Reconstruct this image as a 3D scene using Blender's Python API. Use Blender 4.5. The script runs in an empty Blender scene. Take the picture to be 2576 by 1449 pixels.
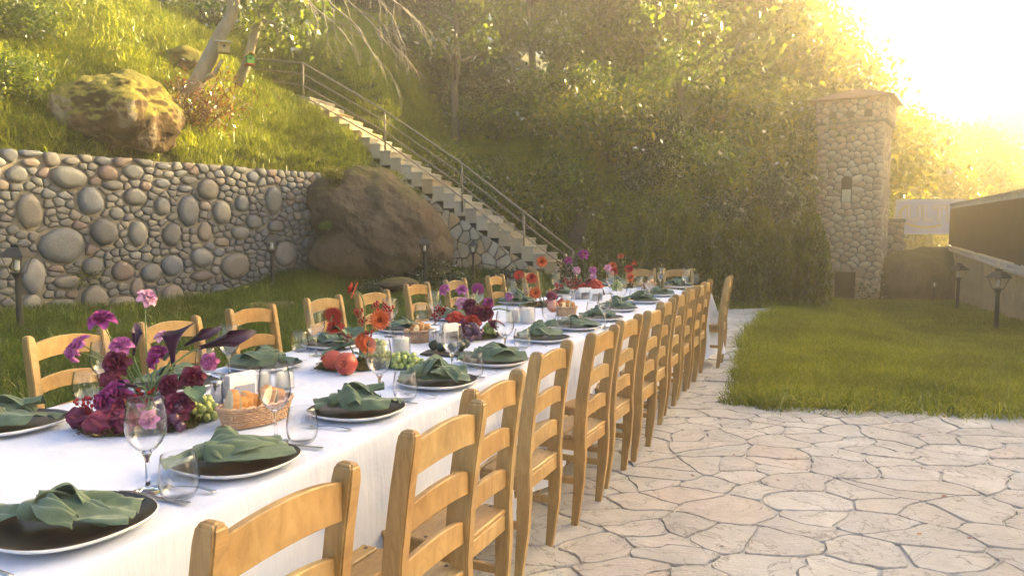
import bpy, bmesh, math, random
import numpy as np
from mathutils import Vector, Matrix, Euler, noise as mn
random.seed(7); np.random.seed(7)
R = math.radians
SC = bpy.context.scene
COL = SC.collection
# ---------------------------------------------------------------- camera
CAM_H = 1.385; FPX = 1860.0; PITCH = math.atan(144 / FPX)
cd = bpy.data.cameras.new('camera'); cam = bpy.data.objects.new('camera', cd); COL.objects.link(cam)
cd.lens = 26.0; cd.sensor_width = 36.0; cd.clip_start = 0.05; cd.clip_end = 3000
cam.location = (0, 0, CAM_H); cam.rotation_euler = (R(90) - PITCH, 0, 0)
SC.camera = cam
# ---------------------------------------------------------------- sky, sun, exposure
SUN_AZ = 62.0; SUN_EL = 21.0
w = bpy.data.worlds.new('World'); SC.world = w; w.use_nodes = True
nt = w.node_tree; nt.nodes.clear()
sky = nt.nodes.new('ShaderNodeTexSky'); sky.sky_type = 'NISHITA'; sky.sun_disc = False
sky.sun_elevation = R(SUN_EL); sky.sun_rotation = R(SUN_AZ)
sky.air_density = 1.0; sky.dust_density = 1.0; sky.ozone_density = 3.0
bg = nt.nodes.new('ShaderNodeBackground'); bg.inputs['Strength'].default_value = 0.058
wo = nt.nodes.new('ShaderNodeOutputWorld')
nt.links.new(sky.outputs[0], bg.inputs[0]); nt.links.new(bg.outputs[0], wo.inputs[0])
sl = bpy.data.lights.new('sun', 'SUN'); sl.energy = 5.0; sl.angle = R(0.6); sl.color = (1.0, 0.73, 0.33)
sun = bpy.data.objects.new('sun', sl); COL.objects.link(sun)
SUND = Vector((math.sin(R(SUN_AZ)) * math.cos(R(SUN_EL)), math.cos(R(SUN_AZ)) * math.cos(R(SUN_EL)), math.sin(R(SUN_EL))))
sun.rotation_euler = (-SUND).to_track_quat('-Z', 'Y').to_euler(); sun.location = SUND * 60
vs = SC.view_settings
SC.display_settings.display_device = 'sRGB'
vs.view_transform = 'Standard'; vs.look = 'None'; vs.gamma = 1.0; vs.use_curve_mapping = False
vs.exposure = 3.2
cy = SC.cycles
SC.render.engine = 'CYCLES'
cy.max_bounces = 8; cy.diffuse_bounces = 3; cy.glossy_bounces = 3; cy.transmission_bounces = 6
cy.transparent_max_bounces = 24; cy.volume_bounces = 4; cy.caustics_reflective = False; cy.caustics_refractive = False
cy.use_denoising = True; cy.sample_clamp_indirect = 6.0
# ---------------------------------------------------------------- photograph geometry -> world
K = 2576 / 2667.0
def ray(px, py):
    a = px - 1288; b = -(py - 724)
    return Vector((a, FPX * math.cos(PITCH) + b * math.sin(PITCH), b * math.cos(PITCH) - FPX * math.sin(PITCH)))
def G(px, py, z=0.0):                       # point of the plane z seen at that place
    r = ray(px, py); t = (z - CAM_H) / r.z
    return Vector((r.x * t, r.y * t, z))
def DP(px, py, d):                          # point at forward distance d
    r = ray(px, py); t = d / r.y
    return Vector((r.x * t, d, CAM_H + r.z * t))
def S(sx, sy, z=0.76):                      # same, in full-resolution pixels
    return G(sx * K, sy * K, z)
# ---------------------------------------------------------------- object helpers
def tag(o, label=None, cat=None, group=None, kind=None):
    if label: o['label'] = label
    if cat: o['category'] = cat
    if group: o['group'] = group
    if kind: o['kind'] = kind
    return o
def thing(name, label, cat, loc=(0, 0, 0), rot=0.0, group=None, scale=1.0):
    o = bpy.data.objects.new(name, None); COL.objects.link(o)
    o.location = loc; o.rotation_euler = (0, 0, rot) if not isinstance(rot, (tuple, Euler)) else rot
    o.scale = (scale,) * 3; o.empty_display_size = 0.1
    return tag(o, label, cat, group)
def link(name, me, mats, parent=None, smooth=None):
    if mats is not None and not me.materials:
        for m in (mats if isinstance(mats, (list, tuple)) else [mats]): me.materials.append(m)
    if smooth is not None and len(me.polygons):
        me.polygons.foreach_set('use_smooth', [smooth] * len(me.polygons))
    o = bpy.data.objects.new(name, me); COL.objects.link(o)
    if parent is not None: o.parent = parent
    return o
def dup(root, loc=None, rot=None, label=None, group=None, scale=None):
    def cp(o, par):
        c = o.copy(); COL.objects.link(c)
        if par is not None: c.parent = par
        for ch in KIDS.get(o.name, []): cp(ch, c)
        return c
    c = cp(root, None)
    if loc is not None: c.location = loc
    if rot is not None: c.rotation_euler = (0, 0, rot) if not isinstance(rot, tuple) else rot
    if scale is not None: c.scale = (scale,) * 3
    if label: c['label'] = label
    if group: c['group'] = group
    return c
KIDS = {}
def reg(root):                              # remember the children of a prototype once
    def walk(o):
        ks = list(o.children); KIDS[o.name] = ks
        for k in ks: walk(k)
    walk(root); return root
class MB:
    def __init__(s): s.v = []; s.f = []; s.mi = []; s.cur = 0
    def add(s, vs_, fs_):
        n = len(s.v); s.v += [tuple(p) for p in vs_]
        for f in fs_: s.f.append(tuple(i + n for i in f)); s.mi.append(s.cur)
    def box(s, c, d, rot=None):
        x, y, z = d[0] / 2, d[1] / 2, d[2] / 2
        ps = [Vector((a, b, e)) for e in (-z, z) for b in (-y, y) for a in (-x, x)]
        if rot: ps = [rot @ p for p in ps]
        ps = [p + Vector(c) for p in ps]
        s.add(ps, [(0, 2, 3, 1), (4, 5, 7, 6), (0, 1, 5, 4), (2, 6, 7, 3), (1, 3, 7, 5), (0, 4, 6, 2)])
    def prism(s, poly, z0, z1, M=None):      # polygon in xy, extruded in z
        n = len(poly)
        ps = [Vector((p[0], p[1], z0)) for p in poly] + [Vector((p[0], p[1], z1)) for p in poly]
        if M: ps = [M @ p for p in ps]
        s.add(ps, [tuple(range(n - 1, -1, -1)), tuple(range(n, 2 * n))] + [(i, (i + 1) % n, (i + 1) % n + n, i + n) for i in range(n)])
    def tube(s, pts, rad, n=6, cap=True):
        pts = [Vector(p) for p in pts]
        if not hasattr(rad, '__len__'): rad = [rad] * len(pts)
        rings = []; up = None
        for i, p in enumerate(pts):
            t = (pts[min(i + 1, len(pts) - 1)] - pts[max(i - 1, 0)])
            if t.length < 1e-9: t = Vector((0, 0, 1))
            t.normalize()
            if up is None: up = Vector((1, 0, 0)) if abs(t.x) < .9 else Vector((0, 1, 0))
            a = (up - t * up.dot(t)).normalized(); up = a; b = t.cross(a)
            rings += [p + (a * math.cos(2 * math.pi * k / n) + b * math.sin(2 * math.pi * k / n)) * rad[i] for k in range(n)]
        fs = [(i * n + k, i * n + (k + 1) % n, (i + 1) * n + (k + 1) % n, (i + 1) * n + k) for i in range(len(pts) - 1) for k in range(n)]
        if cap: fs += [tuple(range(n - 1, -1, -1)), tuple((len(pts) - 1) * n + k for k in range(n))]
        s.add(rings, fs)
    def lathe(s, prof, n=24, c=(0, 0, 0), close=False):
        vs_ = []; c = Vector(c)
        for r, z in prof:
            vs_ += [c + Vector((r * math.cos(2 * math.pi * k / n), r * math.sin(2 * math.pi * k / n), z)) for k in range(n)]
        fs = [(i * n + k, i * n + (k + 1) % n, (i + 1) * n + (k + 1) % n, (i + 1) * n + k) for i in range(len(prof) - 1) for k in range(n)]
        s.add(vs_, fs)
    def sphere(s, c, r, n=8, m=6, M=None):
        rr = r if hasattr(r, '__len__') else (r, r, r); vs_ = []; c = Vector(c)
        for j in range(m + 1):
            a = math.pi * j / m
            for k in range(n):
                b = 2 * math.pi * k / n
                p = Vector((rr[0] * math.sin(a) * math.cos(b), rr[1] * math.sin(a) * math.sin(b), -rr[2] * math.cos(a)))
                vs_.append((M @ p if M else p) + c)
        s.add(vs_, [(j * n + k, j * n + (k + 1) % n, (j + 1) * n + (k + 1) % n, (j + 1) * n + k) for j in range(m) for k in range(n)])
    def grid(s, fn, nu, nv, closed_u=False):
        vs_ = [fn(i / nu, j / nv) for j in range(nv + 1) for i in range(nu + (0 if closed_u else 1))]
        W = nu if closed_u else nu + 1
        s.add(vs_, [(j * W + i, j * W + (i + 1) % W, (j + 1) * W + (i + 1) % W, (j + 1) * W + i) for j in range(nv) for i in range(nu)])
    def mesh(s, name, smooth=False, weld=False, bevel=0.0, seg=1):
        me = bpy.data.meshes.new(name); me.from_pydata(s.v, [], s.f)
        if any(s.mi): me.polygons.foreach_set('material_index', s.mi)
        bm = bmesh.new(); bm.from_mesh(me)
        if weld: bmesh.ops.remove_doubles(bm, verts=bm.verts, dist=1e-5)
        bmesh.ops.recalc_face_normals(bm, faces=bm.faces)
        if bevel: bmesh.ops.bevel(bm, geom=bm.edges[:] + bm.verts[:], offset=bevel, segments=seg, affect='EDGES', clamp_overlap=True)
        bm.to_mesh(me); bm.free()
        me.polygons.foreach_set('use_smooth', [bool(smooth)] * len(me.polygons))
        return me
    def build(s, name, mats, parent=None, **k):
        return link(name, s.mesh(name, **k), mats, parent)
def np_mesh(name, V, nper):                 # V (N, nper, 3): N loose polygons
    N = len(V); me = bpy.data.meshes.new(name)
    me.vertices.add(N * nper); me.vertices.foreach_set('co', np.ascontiguousarray(V, dtype=np.float32).ravel())
    me.loops.add(N * nper); me.loops.foreach_set('vertex_index', np.arange(N * nper, dtype=np.int32))
    me.polygons.add(N); me.polygons.foreach_set('loop_start', np.arange(0, N * nper, nper, dtype=np.int32))
    me.polygons.foreach_set('loop_total', np.full(N, nper, dtype=np.int32))
    me.update(calc_edges=True); return me
def sm(x, a=0.0, b=1.0):
    t = min(1.0, max(0.0, (x - a) / (b - a))); return t * t * (3 - 2 * t)
def fbm(x, y, z=0.0, o=3):
    return mn.fractal(Vector((x, y, z)), 1.0, 2.0, o)
# ---------------------------------------------------------------- materials
class NT:
    def __init__(s, name):
        s.m = bpy.data.materials.new(name); s.m.use_nodes = True; s.t = s.m.node_tree; s.t.nodes.clear()
        s.out = s.n('ShaderNodeOutputMaterial')
    def n(s, t, **k):
        x = s.t.nodes.new(t)
        for a, b in k.items(): setattr(x, a, b)
        return x
    def l(s, a, b): s.t.links.new(a, b)
    def val(s, sock, v):
        if isinstance(v, bpy.types.NodeSocket): s.l(v, sock)
        else: sock.default_value = v
    def coord(s, kind='Object', scale=(1, 1, 1)):
        tc = s.n('ShaderNodeTexCoord'); mp = s.n('ShaderNodeMapping'); mp.inputs['Scale'].default_value = scale
        if kind == 'World':
            g = s.n('ShaderNodeNewGeometry'); s.l(g.outputs['Position'], mp.inputs[0])
        else: s.l(tc.outputs[kind], mp.inputs[0])
        return mp.outputs[0]
    def noise(s, vec, scale, detail=4, rough=.6, dist=0.0):
        x = s.n('ShaderNodeTexNoise'); s.l(vec, x.inputs['Vector']); x.inputs['Scale'].default_value = scale
        x.inputs['Detail'].default_value = detail; x.inputs['Roughness'].default_value = rough; x.inputs['Distortion'].default_value = dist
        return x.outputs['Fac']
    def ramp(s, fac, stops):
        x = s.n('ShaderNodeValToRGB'); s.l(fac, x.inputs[0]); e = x.color_ramp.elements
        while len(e) < len(stops): e.new(.5)
        for el, (p, c) in zip(e, stops): el.position = p; el.color = (*c, 1) if len(c) == 3 else c
        return x.outputs[0]
    def mix(s, f, a, b, mode='MIX'):
        x = s.n('ShaderNodeMix', data_type='RGBA', blend_type=mode); s.val(x.inputs[0], f)
        for sk, v in ((x.inputs[6], a), (x.inputs[7], b)):
            if isinstance(v, bpy.types.NodeSocket): s.l(v, sk)
            else: sk.default_value = (*v, 1)
        return x.outputs[2]
    def math(s, op, a, b=0.0):
        x = s.n('ShaderNodeMath', operation=op); s.val(x.inputs[0], a); s.val(x.inputs[1], b); return x.outputs[0]
    def bump(s, h, strength=.5, dist=.01):
        x = s.n('ShaderNodeBump'); s.l(h, x.inputs['Height']); x.inputs['Strength'].default_value = strength; x.inputs['Distance'].default_value = dist
        return x.outputs[0]
    def pr(s, color, rough=.6, bump=None, **k):
        p = s.n('ShaderNodeBsdfPrincipled')
        if isinstance(color, bpy.types.NodeSocket): s.l(color, p.inputs['Base Color'])
        else: p.inputs['Base Color'].default_value = (*color, 1)
        s.val(p.inputs['Roughness'], rough)
        if bump is not None: s.l(bump, p.inputs['Normal'])
        for a, b in k.items(): s.val(p.inputs[a.replace('_', ' ')], b)
        s.l(p.outputs[0], s.out.inputs[0]); return p
def rnd(N): return N.n('ShaderNodeObjectInfo').outputs['Random']
def isl(N): return N.n('ShaderNodeNewGeometry').outputs['Random Per Island']
def simple(name, c1, c2=None, scale=6, rough=.6, bump=0.0, bd=.004, kind='Object', detail=5, sv=(1, 1, 1), **k):
    N = NT(name); v = N.coord(kind, sv); f = N.noise(v, scale, detail)
    col = N.ramp(f, [(.3, c1), (.7, c2 or c1)])
    N.pr(col, rough, N.bump(f, bump, bd) if bump else None, **k); return N.m
def leaf_mat(name, cols, trans=.5, gloss=.12):
    N = NT(name); c = N.ramp(isl(N), [(i / max(1, len(cols) - 1), q) for i, q in enumerate(cols)])
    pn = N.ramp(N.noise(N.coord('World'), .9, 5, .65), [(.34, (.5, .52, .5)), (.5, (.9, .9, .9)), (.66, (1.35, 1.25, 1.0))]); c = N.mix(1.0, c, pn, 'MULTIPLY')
    d = N.n('ShaderNodeBsdfDiffuse'); t = N.n('ShaderNodeBsdfTranslucent'); g = N.n('ShaderNodeBsdfGlossy'); g.inputs['Roughness'].default_value = .35
    N.l(c, d.inputs[0]); c2 = N.mix(1.0, c, (1.0, .95, .45), 'MULTIPLY'); c3 = N.mix(1.0, c2, (1.9, 1.9, 1.9), 'MULTIPLY'); N.l(c3, t.inputs[0])
    m = N.n('ShaderNodeMixShader'); m.inputs[0].default_value = trans; N.l(d.outputs[0], m.inputs[1]); N.l(t.outputs[0], m.inputs[2])
    f = N.n('ShaderNodeFresnel'); f.inputs[0].default_value = 1.4
    m2 = N.n('ShaderNodeMixShader'); N.l(N.math('MULTIPLY', f.outputs[0], gloss * 6), m2.inputs[0]); N.l(m.outputs[0], m2.inputs[1]); N.l(g.outputs[0], m2.inputs[2])
    N.l(m2.outputs[0], N.out.inputs[0]); return N.m
M = {}
def wood_mat(name, a, b, c):
    N = NT(name); r = rnd(N)
    tc = N.n('ShaderNodeTexCoord'); add = N.n('ShaderNodeVectorMath', operation='ADD'); N.l(tc.outputs['Object'], add.inputs[0])
    cmb = N.n('ShaderNodeCombineXYZ'); N.l(N.math('MULTIPLY', r, 31.0), cmb.inputs[0]); N.l(N.math('MULTIPLY', r, 17.0), cmb.inputs[2]); N.l(cmb.outputs[0], add.inputs[1])
    mp = N.n('ShaderNodeMapping'); mp.inputs['Scale'].default_value = (6, 22, 3.0); N.l(add.outputs[0], mp.inputs[0])
    f = N.noise(mp.outputs[0], 4.0, 8, .65, .8); g = N.noise(add.outputs[0], 5.0, 3)
    col = N.ramp(f, [(.3, a), (.55, b), (.75, c)])
    col = N.mix(N.math('MULTIPLY', g, .55), col, (.36, .17, .05), 'MULTIPLY'); col = N.mix(N.math('MULTIPLY', r, .55), col, (.88, .66, .42), 'MULTIPLY')
    st_ = N.ramp(N.noise(add.outputs[0], 9.0, 5, .7), [(.55, (0,) * 3), (.75, (.55,) * 3)]); col = N.mix(st_, col, (.25, .16, .08))
    kn = N.n('ShaderNodeTexVoronoi'); kn.inputs['Scale'].default_value = 7.0; N.l(add.outputs[0], kn.inputs['Vector'])
    col = N.mix(N.ramp(kn.outputs['Distance'], [(0.0, (.8,) * 3), (.07, (0,) * 3)]), col, (.12, .045, .015))
    N.pr(col, .5, N.bump(f, .4, .002), Coat_Weight=.06, Coat_Roughness=.35); return N.m
M['wood'] = wood_mat('pine_wood', (.34, .225, .09), (.48, .35, .155), (.57, .44, .225))
N = NT('cloth_white'); v = N.coord('World'); f = N.noise(v, 900, 2); f2 = N.noise(v, 6, 5, .6, .6); f3 = N.noise(N.coord('World', (1, 1, .07)), 34, 5, .6)
ge = N.n('ShaderNodeNewGeometry'); sx = N.n('ShaderNodeSeparateXYZ'); N.l(ge.outputs['Normal'], sx.inputs[0]); sd = N.math('SUBTRACT', 1.0, N.math('ABSOLUTE', sx.outputs[2]))
N.pr(N.ramp(f2, [(.3, (.52, .575, .74)), (.7, (.59, .645, .79))]), .85, N.bump(N.math('ADD', N.math('ADD', N.math('MULTIPLY', f, .05), N.math('MULTIPLY', f2, .9)), N.math('MULTIPLY', N.math('MULTIPLY', f3, sd), .8)), .6, .014), Sheen_Weight=.2); M['cloth'] = N.m
M['napkin'] = simple('sage_linen', (.095, .14, .082), (.14, .195, .118), 300, .85, .3, .001, Sheen_Weight=.25)
M['bolt'] = simple('bolt_black', (.02, .015, .02), (.03, .02, .02), 50, .4)
N = NT('plate_dark'); f = N.noise(N.coord(), 14, 6); N.pr(N.ramp(f, [(.45, (.012, .012, .012)), (.62, (.05, .03, .012)), (.75, (.10, .07, .02))]), .38); M['plate'] = N.m
M['rimw'] = simple('porcelain_white', (.72, .72, .74), (.76, .76, .78), 5, .15)
M['steel'] = simple('brushed_steel', (.45, .44, .43), (.6, .59, .58), 60, .25, sv=(1, 1, .05), Metallic=1.0)
M['black'] = simple('black_lamp_paint', (.012, .012, .014), (.03, .03, .035), 30, .45, .3, .002)
def glass_mat(name, tint=(1, 1, 1), edge=(.42, .47, .55), refl=1.0):
    N = NT(name); lw = N.n('ShaderNodeLayerWeight'); lw.inputs[0].default_value = .5
    tr = N.n('ShaderNodeBsdfTransparent'); N.l(N.ramp(lw.outputs['Facing'], [(0, tint), (.6, tint), (.93, edge)]), tr.inputs[0])
    g = N.n('ShaderNodeBsdfGlossy'); g.inputs['Roughness'].default_value = .02
    f = N.math('ADD', N.math('MULTIPLY', N.math('POWER', lw.outputs['Facing'], 3.2), .9), .055)
    mx = N.n('ShaderNodeMixShader'); N.l(N.math('MULTIPLY', f, refl), mx.inputs[0]); N.l(tr.outputs[0], mx.inputs[1]); N.l(g.outputs[0], mx.inputs[2])
    N.l(mx.outputs[0], N.out.inputs[0]); return N.m
M['glass'] = glass_mat('thin_glass')
N = NT('solid_glass'); N.pr((1, 1, 1), .0, Transmission_Weight=1.0, IOR=1.45); M['sglass'] = N.m
def stone_mat(name, cols, rough=.75, sp=9.0, bump=.5, bd=.01, dirt=.35):
    N = NT(name); r = rnd(N); n = len(cols)
    base = N.ramp(r, [(i / n, q) for i, q in enumerate(cols)]); 
    for nd in N.t.nodes:
        if nd.type == 'VALTORGB': nd.color_ramp.interpolation = 'CONSTANT'
    v = N.coord('World'); f = N.noise(v, sp, 8, .65); g = N.noise(v, sp * 6, 4)
    c = N.mix(N.ramp(f, [(.35, (dirt,) * 3), (.7, (0,) * 3)]), base, (.12, .10, .08))
    c = N.mix(N.ramp(g, [(.5, (0,) * 3), (.8, (.35,) * 3)]), c, (.5, .48, .45))
    N.pr(c, rough, N.bump(N.math('ADD', f, N.math('MULTIPLY', g, .3)), bump, bd)); return N.m
M['pebble'] = stone_mat('river_stone', [(0.097, 0.113, 0.141), (0.127, 0.154, 0.188), (0.15, 0.146, 0.157), (0.074, 0.089, 0.127), (0.179, 0.186, 0.199), (0.127, 0.098, 0.115), (0.105, 0.134, 0.199), (0.195, 0.211, 0.251), (0.15, 0.105, 0.115), (0.09, 0.113, 0.162), (0.21, 0.179, 0.174), (0.12, 0.141, 0.174)], .6, 5, .35)
M['flag'] = stone_mat('flagstone', [(.46, .43, .39), (.49, .46, .42), (.43, .41, .37), (.50, .47, .42), (.47, .44, .40), (.45, .43, .41), (.51, .48, .45), (.48, .41, .36), (.47, .45, .41)], .8, 4.5, .7, .012, .3)
def flag_mat():
    N = NT('flagstone_slab'); r = rnd(N); v = N.coord('World'); 
    base = N.ramp(r, [(0, (.48, .46, .44)), (.15, (.54, .52, .49)), (.3, (.50, .49, .475)), (.45, (.57, .55, .52)), (.6, (.53, .49, .455)), (.72, (.46, .45, .44)), (.8, (.55, .47, .42)), (.88, (.58, .57, .55))])
    f = N.noise(v, 5, 10, .68, .5); g = N.noise(N.coord('World', (1, 2.6, 1)), 22, 8, .7, 1.2); h_ = N.noise(v, 1.1, 5, .6); k = N.noise(v, 90, 3, .6)
    c = N.mix(N.ramp(f, [(.32, (.65,) * 3), (.62, (0,) * 3)]), base, (.33, .31, .29)); c = N.mix(N.ramp(g, [(.50, (0,) * 3), (.72, (.6,) * 3)]), c, (.66, .64, .60))
    c = N.mix(N.ramp(h_, [(.35, (.35,) * 3), (.6, (0,) * 3)]), c, (.30, .27, .24)); ln = N.math('ABSOLUTE', N.math('SUBTRACT', N.noise(v, 3.4, 7, .6, 1.0), .5)); crk = N.ramp(ln, [(.0, (.75,) * 3), (.012, (0,) * 3)])
    c = N.mix(crk, c, (.13, .11, .09)); c = N.mix(N.ramp(k, [(.62, (0,) * 3), (.72, (.5,) * 3)]), c, (.22, .2, .18))
    N.pr(c, .78, N.bump(N.math('ADD', N.math('ADD', f, N.math('MULTIPLY', g, .5)), N.math('MULTIPLY', k, .12)), .9, .016)); return N.m
M['clad'] = stone_mat('cladding_stone', [(.50, .45, .33), (.55, .50, .38), (.46, .40, .28), (.52, .38, .20), (.56, .52, .42), (.44, .38, .28)], .8, 4, .6, .015, .25)
M['tower'] = stone_mat('tower_stone', [(0.513, 0.405, 0.286), (0.594, 0.486, 0.351), (0.446, 0.351, 0.26), (0.6, 0.54, 0.416), (0.54, 0.378, 0.26)], .85, 2, .6, .03, .3)
M['flag'] = flag_mat()
M['mortar'] = simple('mortar', (.38, .37, .355), (.54, .525, .50), 3, .95, .8, .012, 'World', 8)
M['mortarb'] = simple('mortar_brown', (.17, .16, .145), (.26, .245, .22), 6, .95, .8, .012, 'World', 8)
M['soil'] = simple('soil', (.055, .042, .028), (.13, .10, .07), 5, .95, .9, .03, 'World', 8)
N = NT('hill_ground'); v = N.coord('World'); f = N.noise(v, .9, 6); g = N.noise(v, 9, 6)
c = N.ramp(f, [(.35, (.03, .045, .012)), (.52, (.055, .075, .02)), (.68, (.11, .08, .045))])
N.pr(N.mix(g, c, (.03, .04, .012)), .95, N.bump(g, .9, .06)); M['ground'] = N.m
N = NT('boulder_rock'); v = N.coord('World', (1, 1, .35)); f = N.noise(v, 2.2, 9, .7, .6); g = N.noise(N.coord('World'), 14, 6, .7)
ge = N.n('ShaderNodeNewGeometry'); sx = N.n('ShaderNodeSeparateXYZ'); N.l(ge.outputs['Normal'], sx.inputs[0])
c = N.ramp(f, [(.3, (.07, .045, .03)), (.5, (.15, .105, .07)), (.72, (.25, .185, .13))]); c = N.mix(N.math('MULTIPLY', g, .4), c, (.07, .05, .04))
ms = N.math('ADD', sx.outputs[2], N.math('MULTIPLY', N.math('SUBTRACT', N.noise(N.coord('World'), 3.5, 5), .5), 1.6))
c = N.mix(N.ramp(ms, [(.62, (0,) * 3), (.85, (.9,) * 3)]), c, N.ramp(g, [(.35, (.05, .055, .012)), (.65, (.17, .15, .03))]))
g2 = N.noise(N.coord('World', (1, 1, .5)), 42, 6, .75); c = N.mix(N.ramp(g2, [(.38, (.5,) * 3), (.6, (0,) * 3)]), c, (.05, .035, .025)); crv = N.math('ABSOLUTE', N.math('SUBTRACT', N.noise(N.coord('World', (1, 1, .3)), 1.6, 6, .6, 1.0), .5)); c = N.mix(N.ramp(crv, [(0, (.8,) * 3), (.02, (0,) * 3)]), c, (.03, .022, .016))
N.pr(c, .9, N.bump(N.math('ADD', N.math('ADD', f, N.math('MULTIPLY', g, .35)), N.math('MULTIPLY', g2, .25)), 1.0, .07)); M['rock'] = N.m
N = NT('mossy_rock'); v = N.coord('World', (1, 1, .45)); f = N.noise(v, 1.8, 9, .7, .8); g = N.noise(N.coord('World'), 22, 5, .7)
ge = N.n('ShaderNodeNewGeometry'); sx = N.n('ShaderNodeSeparateXYZ'); N.l(ge.outputs['Normal'], sx.inputs[0])
c = N.ramp(f, [(.42, (.05, .03, .012)), (.52, (.10, .06, .025)), (.60, (.28, .24, .19)), (.75, (.42, .38, .31))])
ms = N.math('ADD', sx.outputs[2], N.math('MULTIPLY', N.math('SUBTRACT', f, .5), 1.2))
c = N.mix(N.ramp(ms, [(.15, (0,) * 3), (.42, (1,) * 3)]), c, N.ramp(g, [(.3, (.09, .08, .015)), (.65, (.26, .24, .04))]))
N.pr(c, .95, N.bump(N.math('ADD', f, N.math('MULTIPLY', g, .5)), .9, .05)); M['mossrock'] = N.m
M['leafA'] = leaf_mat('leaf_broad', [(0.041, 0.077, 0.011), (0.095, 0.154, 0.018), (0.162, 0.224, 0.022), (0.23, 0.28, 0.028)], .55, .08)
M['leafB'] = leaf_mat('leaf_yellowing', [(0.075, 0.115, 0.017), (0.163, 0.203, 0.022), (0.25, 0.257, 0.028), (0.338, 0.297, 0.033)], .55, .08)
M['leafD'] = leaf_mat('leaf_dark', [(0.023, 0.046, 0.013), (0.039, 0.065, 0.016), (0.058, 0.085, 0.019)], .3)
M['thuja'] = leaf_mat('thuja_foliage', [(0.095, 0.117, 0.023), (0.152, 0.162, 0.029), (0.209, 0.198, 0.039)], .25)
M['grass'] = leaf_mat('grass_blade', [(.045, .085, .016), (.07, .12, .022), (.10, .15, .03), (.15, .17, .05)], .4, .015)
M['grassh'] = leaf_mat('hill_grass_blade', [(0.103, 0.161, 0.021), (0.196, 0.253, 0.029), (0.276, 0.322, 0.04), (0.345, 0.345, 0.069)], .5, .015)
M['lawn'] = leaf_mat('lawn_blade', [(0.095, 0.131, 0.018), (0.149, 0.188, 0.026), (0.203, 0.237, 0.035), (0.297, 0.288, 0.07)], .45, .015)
M['dry'] = leaf_mat('dry_leaf', [(.12, .035, .015), (.20, .07, .03), (.26, .12, .05)], .35)
M['bark'] = simple('bark', (.07, .05, .035), (.20, .16, .12), 7, .9, .9, .02, 'Object', 8, (1, 1, .3))
M['barkl'] = simple('pale_bark', (.16, .13, .10), (.42, .38, .32), 6, .85, .8, .015, 'Object', 8, (1, 1, .35))
M['rail'] = simple('rail_metal', (.22, .18, .14), (.38, .34, .29), 20, .5, .3, .002, Metallic=.5)
# ================================================================ land form
WA = Vector((-8.13, 11.7)); WB = Vector((-4.15, 17.1)); WD = (WB - WA).normalized(); WM = Vector((-WD.y, WD.x))
FOOT = [(-30.0, -18.7), (-8.13, 11.7), (-4.15, 17.1), (-1.2, 18.6), (1.6, 18.6), (4.0, 17.0), (7.5, 20.0), (10.5, 28.0), (14, 33), (30, 60), (60, 100), (90, 150)]
def foot(x, y):                             # signed distance to the foot of the hill (+ = on the hill)
    best = 1e9; sg = 1
    for (ax, ay), (bx, by) in zip(FOOT[:-1], FOOT[1:]):
        dx, dy = bx - ax, by - ay; L2 = dx * dx + dy * dy
        t = max(0, min(1, ((x - ax) * dx + (y - ay) * dy) / L2)); qx, qy = ax + t * dx - x, ay + t * dy - y
        d = qx * qx + qy * qy
        if d < best - 1e-9: best = d; sg = 1 if (dx * (y - ay) - dy * (x - ax)) > 0 else -1
    return sg * math.sqrt(best)
def hz(x, y, fine=True):
    w_ = foot(x, y)
    z = -0.055 * max(0.0, min(y, 40) - 6) * sm((x - .30 * y - .9) / 2.5)
    if w_ > 0:
        J = 2.5 * (1 - sm(x, -4.4, -1.9)) * sm(w_, 0.25, .55)
        z = z * max(0, 1 - w_ / 3) + J + (.86 * min(w_, 4.2) + .50 * max(0, min(w_, 30) - 4.2) + .25 * max(0, w_ - 30)) * (1 if x < 0 else 1.1)
        if fine: z += .35 * sm(w_, .5, 4) * fbm(x * .35, y * .35)
    elif fine:
        z += .03 * fbm(x * .8, y * .8, 3) * sm(-w_, 0, 1) * sm((x - .30 * y - .9) / 2.5)
        # small rise of soil at the wall foot and under the boulder
    us = (x - 1.05) * -.9528 + (y - 17.5) * .3036; vs2 = (x - 1.05) * .3036 + (y - 17.5) * .9528
    if -.3 < us < 9.2 and -3 < vs2 < 4:
        ln = .33 + min(us, 6.92) * .6315; z = min(z, ln - (.30 if vs2 > -.02 or us < 3.0 else -.04) + max(0, -vs2 - .25) * 1.1 + max(0, vs2 - 1.35) * 1.6)
    if x < 3.0 and w_ < 0:
        z += .38 * sm(1 + w_ / 2.6) * sm(x, -7.5, -4.5)
    return z
def axis(a, b, lo, hi, st):
    xs = [a]; 
    while xs[-1] < lo: xs.append(min(lo, xs[-1] + max(st, (lo - xs[-1]) * .25)))
    while xs[-1] < hi: xs.append(xs[-1] + st)
    while xs[-1] < b: xs.append(min(b, xs[-1] + max(st, (xs[-1] - hi) * .25 + st)))
    return xs
XS = axis(-300, 300, -15, 17, .28); YS = axis(-120, 400, -1, 36, .28)
gm = MB(); gm.v = [(x, y, hz(x, y) - .02) for y in YS for x in XS]; nx = len(XS)
gm.f = [(j * nx + i, j * nx + i + 1, (j + 1) * nx + i + 1, (j + 1) * nx + i) for j in range(len(YS) - 1) for i in range(nx - 1)]; gm.mi = [0] * len(gm.f)
tag(gm.build('ground', M['ground'], smooth=True), kind='structure')
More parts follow.
